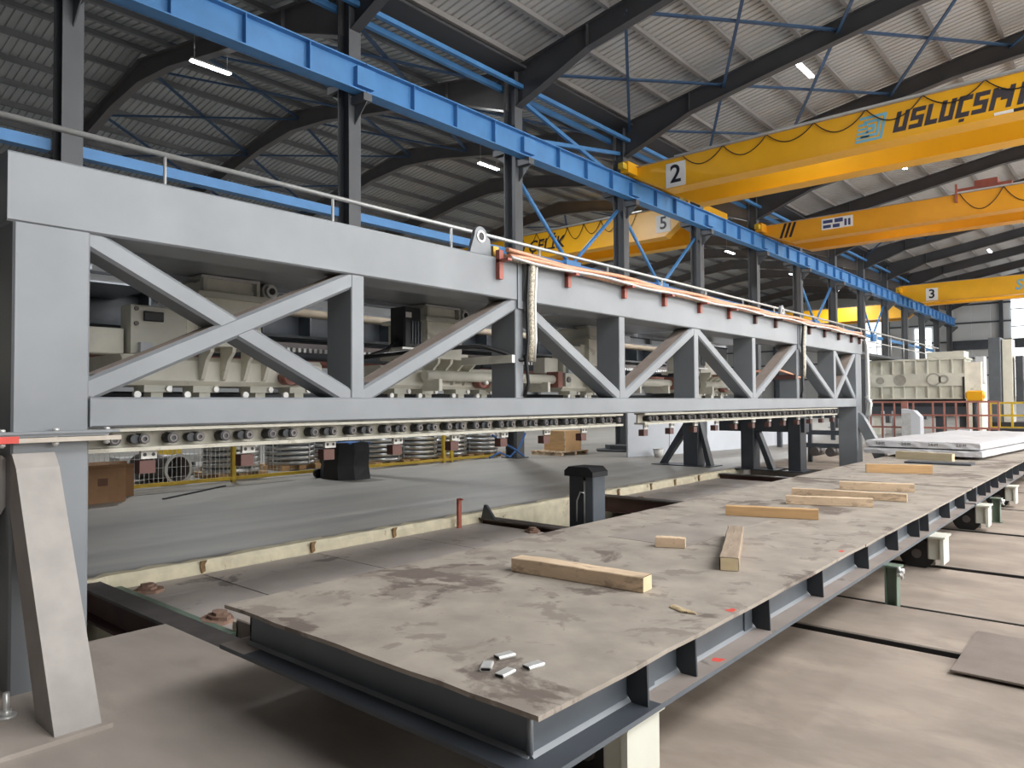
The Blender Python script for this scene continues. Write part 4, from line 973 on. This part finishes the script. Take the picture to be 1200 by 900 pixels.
# handrail above the machine
hr = thing('machine_handrail', 'long galvanised handrail running above the machine towards the press', 'handrail')
MB().cyl((-9.0, -2, 4.72), (-9.0, 49, 4.72), 0.035, 10).build('top_rail', M_galv, hr)
MB().cyl((-9.0, 17.0, 4.25), (-9.0, 49, 4.25), 0.028, 10).build('middle_rail', M_galv, hr)
y = -1.0
while y < 49:
    MB().cyl((-9.0, y, 3.72), (-9.0, y, 4.72), 0.022, 8).build('rail_post', M_galv, hr); y += 2.45
MB().box(-10.0, -8.9, -2, 49, 3.62, 3.72).build('walkway', M_dark, hr)
for y in (20, 26, 32, 44, 48): MB().box(-9.9, -9.75, y-0.08, y+0.08, 0, 3.62).build('walkway_post', M_dark, hr)

# ------------------------------------------------------------------ floor storage at the column line
def coil(x, y, label, r=0.62, n=6, z0=0.12):
    t = thing('wire_coil', label, 'steel coil', (x, y, 0), 0.0, 'shiny steel coil stacks behind the fence')
    MB().box(-r*0.95, r*0.95, -r*0.95, -r*0.6, 0, z0).box(-r*0.95, r*0.95, r*0.6, r*0.95, 0, z0).box(-r*0.95, r*0.95, -r*0.15, r*0.15, 0, z0).build('pallet', M_wood2, t)
    h = (0.88-z0)/n
    me = MB().ring((0, 0, 0), (0, 0, h-0.028), r, r*0.62, 28).mesh('coil_ring'); me.materials.append(M_steel)
    me2 = MB().ring((0, 0, 0), (0, 0, 0.028), r*0.975, r*0.65, 28).mesh('spacer'); me2.materials.append(M_dark)
    for k in range(n):
        obj('coil_ring', me, None, t, (random.uniform(-.008, .008), random.uniform(-.008, .008), z0+k*h)); obj('spacer', me2, None, t, (0, 0, z0+k*h+h-0.028))
    for k in range(4):
        a = k*math.pi/2+0.3; c, s_ = math.cos(a), math.sin(a)
        MB().bar((c*(r+0.006), s_*(r+0.006), z0), (c*(r+0.006), s_*(r+0.006), 0.89), 0.03, 0.012, (c, s_, 0)).build('strap', M_alu, t)
    return t
COILS = [(-15.75, 8.35, 'steel coil stack right behind the yellow fence post'), (-17.1, 9.15, 'steel coil stack farther back beside the fence post stack'), (-16.6, 10.4, 'steel coil stack left of the black wrapped column foot'),
         (-16.9, 11.75, 'rear steel coil stack with its edge hidden by the black wrapped foot'), (-15.6, 12.5, 'steel coil stack next after the black wrapped foot'), (-15.6, 13.8, 'steel coil stack just before the twin yellow posts'),
         (-15.7, 15.1, 'steel coil stack just past the twin yellow posts'), (-15.65, 16.45, 'steel coil stack partly covered with blue cloth by the column'), (-17.0, 17.6, 'rear steel coil stack behind the blue cloth')]
for c in COILS: coil(*c)
cl = thing('blue_cloth', 'blue cloth strip draped at the column foot', 'cloth', (-13.75, 15.9, 0.0))
MB().tube([(0, -1.0, 0.12), (0.02, -0.6, 0.25), (0.05, -0.2, 0.10), (0.08, 0.2, 0.35), (0.05, 0.5, 0.75)], 0.03, 8).build('strip', M_bluewrap, cl)
MB().tube([(0.0, -0.9, 0.75), (0.1, -0.5, 0.5), (0.2, -0.1, 0.3), (0.25, 0.2, 0.1)], 0.03, 8).build('strip', M_bluewrap, cl)
# black sheet wrapped round the column foot
bw = thing('black_wrapped_bundle', 'black plastic wrapped bundle leaning on the column foot', 'bundle', (-13.38, 9.75, 0))
pts = [(-0.55, -0.25), (-0.2, -0.4), (0.3, -0.38), (0.5, -0.1), (0.5, 0.3), (0.1, 0.42), (-0.4, 0.38), (-0.6, 0.1)]
mbb = MB(); vs = []
for z, sc in ((0, 1.05), (0.3, 0.98), (0.62, 1.0), (0.8, 0.96)):
    vs += [(px*sc*random.uniform(0.95, 1.05), py*sc*random.uniform(0.95, 1.05), z - (0.25 if (z > 0.5 and px < -0.3) else 0)) for px, py in pts]
mbb.add(vs, [(8*i+k, 8*i+(k+1) % 8, 8*i+8+(k+1) % 8, 8*i+8+k) for i in range(3) for k in range(8)] + [tuple(24+k for k in range(8))])
mbb.build('wrap', M_blackp, bw); MB().box(-0.2, 0.45, -0.2, 0.38, 0.77, 0.80).build('blue_lid', M_bluewrap, bw)
MB().cyl((-0.62, -0.3, 0.10), (-0.52, -0.3, 0.10), 0.1, 12).build('wheel', M_black, bw)
# yellow mesh fence
fn = thing('mesh_fence', 'yellow framed wire mesh fence along the steel coils', 'fence')
FX = -14.7
MB().box(FX-0.03, FX+0.03, 4.2, 16.2, 0.04, 0.11).build('bottom_rail', M_ylw2, fn)
MB().box(FX-0.03, FX+0.03, 4.2, 9.0, 1.4, 1.46).build('top_rail', M_ylw2, fn)
for y in (4.2, 7.85, 14.05, 14.35): MB().box(FX-0.04, FX+0.04, y-0.045, y+0.045, 0, 1.46 if y < 9 else 1.2).build('fence_post', M_ylw2, fn)
wm = MB(); y = 4.3
while y < 9.0: wm.box(FX-0.004, FX+0.004, y-0.004, y+0.004, 0.11, 1.4); y += 0.09
z = 0.2
while z < 1.4: wm.box(FX-0.003, FX+0.003, 4.2, 9.0, z-0.003, z+0.003); z += 0.2
wm.build('wire_mesh', M_galv, fn, kind='stuff')
MB().box(FX-0.02, FX+0.02, 4.2, 6.6, 0.82, 0.9).build('blue_strip', M_bluewrap, fn)
# boxes, duct, pallet
def carton(x, y, sx, sy, h, rz, label):
    t = thing('cardboard_box', label, 'box', (x, y, 0), rz)
    MB().box(-sx/2, sx/2, -sy/2, sy/2, 0, h).build('carton', M_card, t)
    for s_ in (-1, 1):
        MB().bar((s_*sx/2, -sy/2, h), (s_*(sx/2+0.10), -sy/2, h-0.10+0.16), 0.004, 0.01, (0, 1, 0)).bar((s_*sx/2, 0, h), (s_*(sx/2+0.09), 0, h+0.07), 0.006, sy*0.96, (0, 1, 0)).build('flap', M_card, t)
    MB().box(-0.03, 0.03, -sy/2-0.002, sy/2+0.002, 0.0, h+0.002).build('tape', mat('tape', (0.25, 0.14, 0.07), 0.4), t)
    MB().box(sx/2, sx/2+0.002, -0.08, 0.08, h*0.5, h*0.72).build('print_mark', mat('box_print', (0.16, 0.08, 0.05), 0.8), t)
    return t
carton(-13.5, 4.72, 0.55, 0.75, 0.58, R(4), 'closed brown cardboard box beside the near gantry leg')
carton(-14.25, 5.35, 0.6, 0.45, 0.52, R(-12), 'open brown cardboard box with black folded sheet inside')
MB().box(-0.24, 0.24, -0.05, 0.05, 0, 0.02).build('folded_sheet', M_blackp, None, (-14.25, 5.35, 0.54), label='black folded sheet sticking out of the open cardboard box', category='sheet')
du = thing('steel_duct', 'dark round steel duct section lying behind the fence', 'duct', (-15.35, 6.9, 0.31))
MB().ring((0.15, 0, 0), (-1.1, -0.25, 0), 0.29, 0.265, 26).build('tube_wall', M_rail, du)
MB().ring((0.17, 0.004, 0), (0.13, -0.004, 0), 0.32, 0.265, 26).build('rim', M_galv, du)
for k in range(5):
    a = k*math.pi/5; MB().bar((-0.3, math.cos(a)*0.26, math.sin(a)*0.26), (-0.3, -math.cos(a)*0.26, -math.sin(a)*0.26), 0.012, 0.01).build('grille_bar', M_dark, du)
MB().box(-0.9, 0.0, -0.2, 0.2, -0.31, -0.28).build('cradle', M_wood2, du)
sx_ = thing('machined_frame', 'pale steel machine frame with slots lying behind the duct', 'machine part', (-17.2, 7.3, 0))
MB().box(-0.3, 0.3, -0.9, 0.9, 0.02, 0.18).box(-0.3, 0.3, -0.9, 0.9, 0.30, 0.48).build('side_beam', M_alu, sx_); MB().box(-0.25, 0.25, -0.8, 0.8, 0.18, 0.30).build('core', M_dark, sx_)
MB().box(-0.2, 0.2, -0.3, 0.5, 0.48, 0.62).build('top_block', M_ylw2, sx_)
MB().bar((-12.9, 5.6, 0.012), (-14.0, 7.3, 0.012), 0.05, 0.02, (0, 0, 1)).build('flat_bar', M_black, None, None, label='thin black bar lying on the grey floor by the fence', category='bar')
pa = thing('wooden_pallet', 'low wooden pallet at the column foot', 'pallet', (-14.1, 18.6, 0), R(0))
for k in range(5): MB().box(-0.6+0.26*k, -0.44+0.26*k, -0.75, 0.75, 0.10, 0.125).build('deck_board', M_wood, pa)
for yy in (-0.7, 0, 0.6): MB().box(-0.6, 0.6, yy, yy+0.1, 0.0, 0.10).build('runner', M_wood, pa)
wc = thing('wooden_crate', 'orange plywood crate standing on the wooden pallet', 'crate', (-14.1, 18.75, 0.125))
MB().box(-0.4, 0.4, -0.45, 0.45, 0, 0.62).build('crate_body', M_wood2, wc)
for yy in (-0.45, 0.41): MB().box(0.4, 0.42, yy, yy+0.04, 0, 0.62).build('crate_batten', M_wood, wc)
MB().prism([(-13.75, 20.2), (-12.9, 20.4), (-12.6, 21.0), (-13.0, 21.6), (-14.0, 21.5), (-14.2, 20.8)], 2, 0.0, 0.06).prism([(-13.5, 20.6), (-12.9, 20.7), (-12.8, 21.1), (-13.5, 21.3), (-13.9, 20.9)], 2, 0.06, 0.2).build('tarpaulin', M_tarp, None, None, label='crumpled dark grey tarpaulin on the floor', category='tarpaulin')
# white hoarding
wh_ = thing('white_partition', 'low white panel partition behind the bridge feet', 'partition')
pp_ = [(-11.6, 18.6), (-11.2, 20.4), (-10.9, 22.4), (-10.6, 24.6), (-10.4, 27), (-10.2, 30)]
for (a, b) in zip(pp_[:-1], pp_[1:]):
    MB().bar((a[0], a[1]+0.02, 0.75), (b[0], b[1]-0.02, 0.75), 0.06, 1.5, (0, 0, 1)).build('panel', M_whitep, wh_)
ac = thing('air_conditioner', 'white air conditioner unit with round dark fan', 'air conditioner', (-13.2, 23.6, 0.1), R(0))
MB().cbox(-0.2, 0.2, -0.45, 0.45, 0, 0.85, 0.02).build('housing', M_numw, ac); MB().cyl((0.2, -0.1, 0.45), (0.22, -0.1, 0.45), 0.3, 20).build('fan', M_dark, ac)
for yy in (-0.4, 0.3): MB().box(-0.2, 0.2, yy, yy+0.06, -0.1, 0).build('foot', M_dark, ac)
la = thing('step_ladder', 'grey step ladder beside the air conditioner', 'ladder', (-14.2, 23.6, 0))
for yy in (-0.2, 0.2): MB().box(-0.02, 0.02, yy-0.02, yy+0.02, 0, 1.5).build('rail', M_galv, la)
for k in range(6): MB().box(-0.02, 0.02, -0.18, 0.18, 0.2+0.22*k, 0.24+0.22*k).build('rung', M_galv, la)
wbk = thing('white_bucket', 'small white bucket before the white partition', 'bucket', (-11.0, 19.4, 0))
MB().cyl((0, 0, 0), (0, 0, 0.24), 0.12, 16, 0.16).build('pail', M_numw, wbk); MB().ring((0, 0, 0.22), (0, 0, 0.25), 0.17, 0.15, 16).build('rim', M_alu, wbk)

# ------------------------------------------------------------------ far press, railings and machines
pr_ = thing('plate_press', 'large pale cream press with ribbed crown and round discs', 'press', (0, 38, 0))
PX0, PX1 = -9.95, -5.95
MB().box(PX0, PX1, 0.12, 1.6, 1.75, 3.55).build('crown', M_creamlt, pr_)
MB().box(PX0, PX1, 0.0, 1.7, 2.30, 2.88).build('middle_band', M_creamlt, pr_)
MB().box(PX0-0.05, PX1+0.05, 0.0, 1.7, 3.50, 3.58).build('top_flange', M_creamlt, pr_)
MB().box(PX0, PX1, 0.02, 1.6, 1.70, 1.76).build('bottom_flange', M_creamlt, pr_)
for k in range(9):
    x = PX0 + 0.02 + (PX1-PX0-0.06)*k/8
    MB().box(x, x+0.05, 0.0, 0.14, 2.88, 3.5).build('rib', M_creamlt, pr_); MB().box(x, x+0.05, 0.0, 0.14, 1.76, 2.30).build('rib', M_creamlt, pr_)
for (x, r, n) in ((-9.45, 0.17, 1), (-8.6, 0.27, 1), (-7.1, 0.30, 0)):
    if n: MB().cyl((x, -0.03, 2.6), (x, 0.0, 2.6), r, 22).build('disc', mat('disc_grey', (0.33, 0.32, 0.28), 0.5), pr_)
    else:
        MB().ring((x-0.1, -0.02, 2.6), (x-0.1, 0.0, 2.6), r, r-0.06, 22).build('disc', mat('disc_grey', (0.33, 0.32, 0.28), 0.5), pr_)
        MB().ring((x+0.3, -0.02, 2.6), (x+0.3, 0.0, 2.6), r*0.7, r*0.4, 18).build('disc', mat('disc_grey', (0.33, 0.32, 0.28), 0.5), pr_)
MB().box(PX0+0.1, PX1-0.1, 0.2, 1.5, 1.35, 1.70).build('press_slot', M_blackp, pr_)
MB().box(PX0, PX1, 0.1, 1.6, 0.95, 1.35).build('bed', M_dark, pr_)
for x in (PX0+0.1, -8.4, -7.2, PX1-0.3): MB().box(x, x+0.25, 0.3, 1.4, 0, 0.95).build('bed_leg', M_creamlt if x < -8 else M_dark, pr_)
MB().cbox(PX1, PX1+0.62, 0.1, 1.6, 0, 3.35, 0.02).build('side_housing', M_cream, pr_)
MB().box(PX1-0.10, PX1-0.02, -0.03, 0.0, 1.7, 2.7).build('slot_cover', M_blackp, pr_)
MB().cbox(-7.5, -6.0, 0.2, 1.4, 3.58, 3.88, 0.02).build('top_unit', M_creamlt, pr_)
MB().cbox(-5.6, -5.25, 0.3, 1.0, 2.4, 3.6, 0.02).build('rear_cabinet', M_whitep, pr_)
rl = thing('safety_railing', 'red-brown safety railing in front of the press', 'railing', (0, 33, 0))
for x in (-8.6, -8.15, -7.7, -7.0, -6.3, -5.9, -5.5, -5.1, -4.75, -4.4, -4.1): MB().box(x-0.03, x+0.03, -0.03, 0.03, 0, 1.6).build('railing_post', M_redlt, rl)
for z in (0.55, 1.05, 1.58): MB().box(-8.6, -4.1, -0.025, 0.025, z-0.035, z+0.035).build('railing_bar', M_redlt, rl)
MB().box(-7.42, -7.2, -0.1, 0.1, 0, 1.62).build('thick_post', M_redlt, rl)
MB().bar((-4.75, 0, 0.2), (-4.1, -2.4, 0.25), 0.25, 0.12, (0, 0, 1)).build('foot_beam', M_redlt, rl)
for x in (-8.3, -7.9): MB().box(x-0.05, x+0.05, 0.6, 0.7, 0, 1.2).build('inner_post', M_whitep, rl)
cc = thing('control_cabinet', 'pale grey control cabinet with sloping top by the railing', 'cabinet', (-6.75, 31.8, 0))
MB().prism([(-0.35, 0.0), (0.3, 0.0), (0.3, 1.0), (0.08, 1.25), (-0.35, 1.32)], 1, -0.3, 0.3).build('body', M_whitep, cc)
MB().box(-0.33, -0.02, -0.305, -0.3, 0.1, 1.15).build('door', mat('cabinet_grey', (0.42, 0.43, 0.43), 0.5), cc)
MB().box(-4.9, -4.55, 29.8, 30.1, 0, 0.62).build('white_post_box', M_whitep, None, None, label='small white box standing before the red railing', category='box')
mc = thing('column_machine', 'dark slate column machine with pale cabinet at the far end', 'machine', (0, 41, 0))
MB().cbox(-5.45, -4.95, 0, 1.2, 0, 4.6, 0.03).build('column', M_tabside, mc)
MB().cbox(-4.92, -4.5, 0.1, 1.0, 0.6, 4.5, 0.03).build('cabinet', M_creamlt, mc)
MB().cbox(-4.4, -4.1, 0.1, 0.8, 1.6, 3.7, 0.02).build('spindle', M_dark, mc)
MB().cbox(-4.0, -2.6, 0.2, 1.0, 1.2, 2.6, 0.03).build('head', M_whitep, mc)
MB().cbox(-6.0, -2.0, -0.3, 1.8, 0.0, 0.6, 0.03).build('base', M_blackp, mc)
rb = thing('yellow_machine_head', 'orange-yellow machine head above the railing end', 'machine', (-5.35, 36.5, 1.3))
MB().cbox(-0.28, 0.28, -0.2, 0.2, 0.3, 0.75, 0.05).build('housing', M_yellow, rb); MB().cyl((0, 0, -1.3), (0, 0, 0.3), 0.12, 14).build('stalk', M_dark, rb)
MB().cyl((-0.35, 0, 0.55), (0.35, 0, 0.55), 0.14, 14).build('axle', M_yellow, rb)
yr = thing('yellow_railing', 'yellow safety railing at the edge of the view behind the table', 'railing', (0, 36, 0))
for x in (-4.75, -4.45, -4.0, -3.5, -3.0, -2.5, -2.0): MB().box(x-0.04, x+0.04, -0.04, 0.04, 0.0, 1.55).build('railing_post', M_ylw2, yr)
for z in (0.5, 1.0, 1.52): MB().box(-4.75, -2.0, -0.03, 0.03, z-0.04, z+0.04).build('railing_bar', M_ylw2, yr)
MB().cbox(-4.7, -2.0, 34.5, 35.6, 0.0, 0.5, 0.02).build('machine_bed', M_blackp, None, None, label='low black machine bed before the yellow railing', category='machine bed')

ds = thing('roller_stand', 'dark steel stand with crossbars seen between the gantry end leg and bridge feet', 'stand', (-6.2, 20.2, 0))
for x in (-0.6, 0.25, 0.65): MB().box(x-0.05, x+0.05, -0.05, 0.05, 0, 1.45).build('stand_post', M_dark, ds)
for z, x0, x1 in ((0.45, -0.9, 0.6), (0.8, -0.9, 0.6), (1.25, -0.9, 0.7)): MB().box(x0, x1, -0.06, 0.06, z-0.06, z+0.06).build('crossbar', M_dark, ds)
for x in (-0.4, 0.0): MB().cyl((x, -0.3, 0.3), (x, 0.3, 0.3), 0.12, 14).build('roller', M_rail, ds)
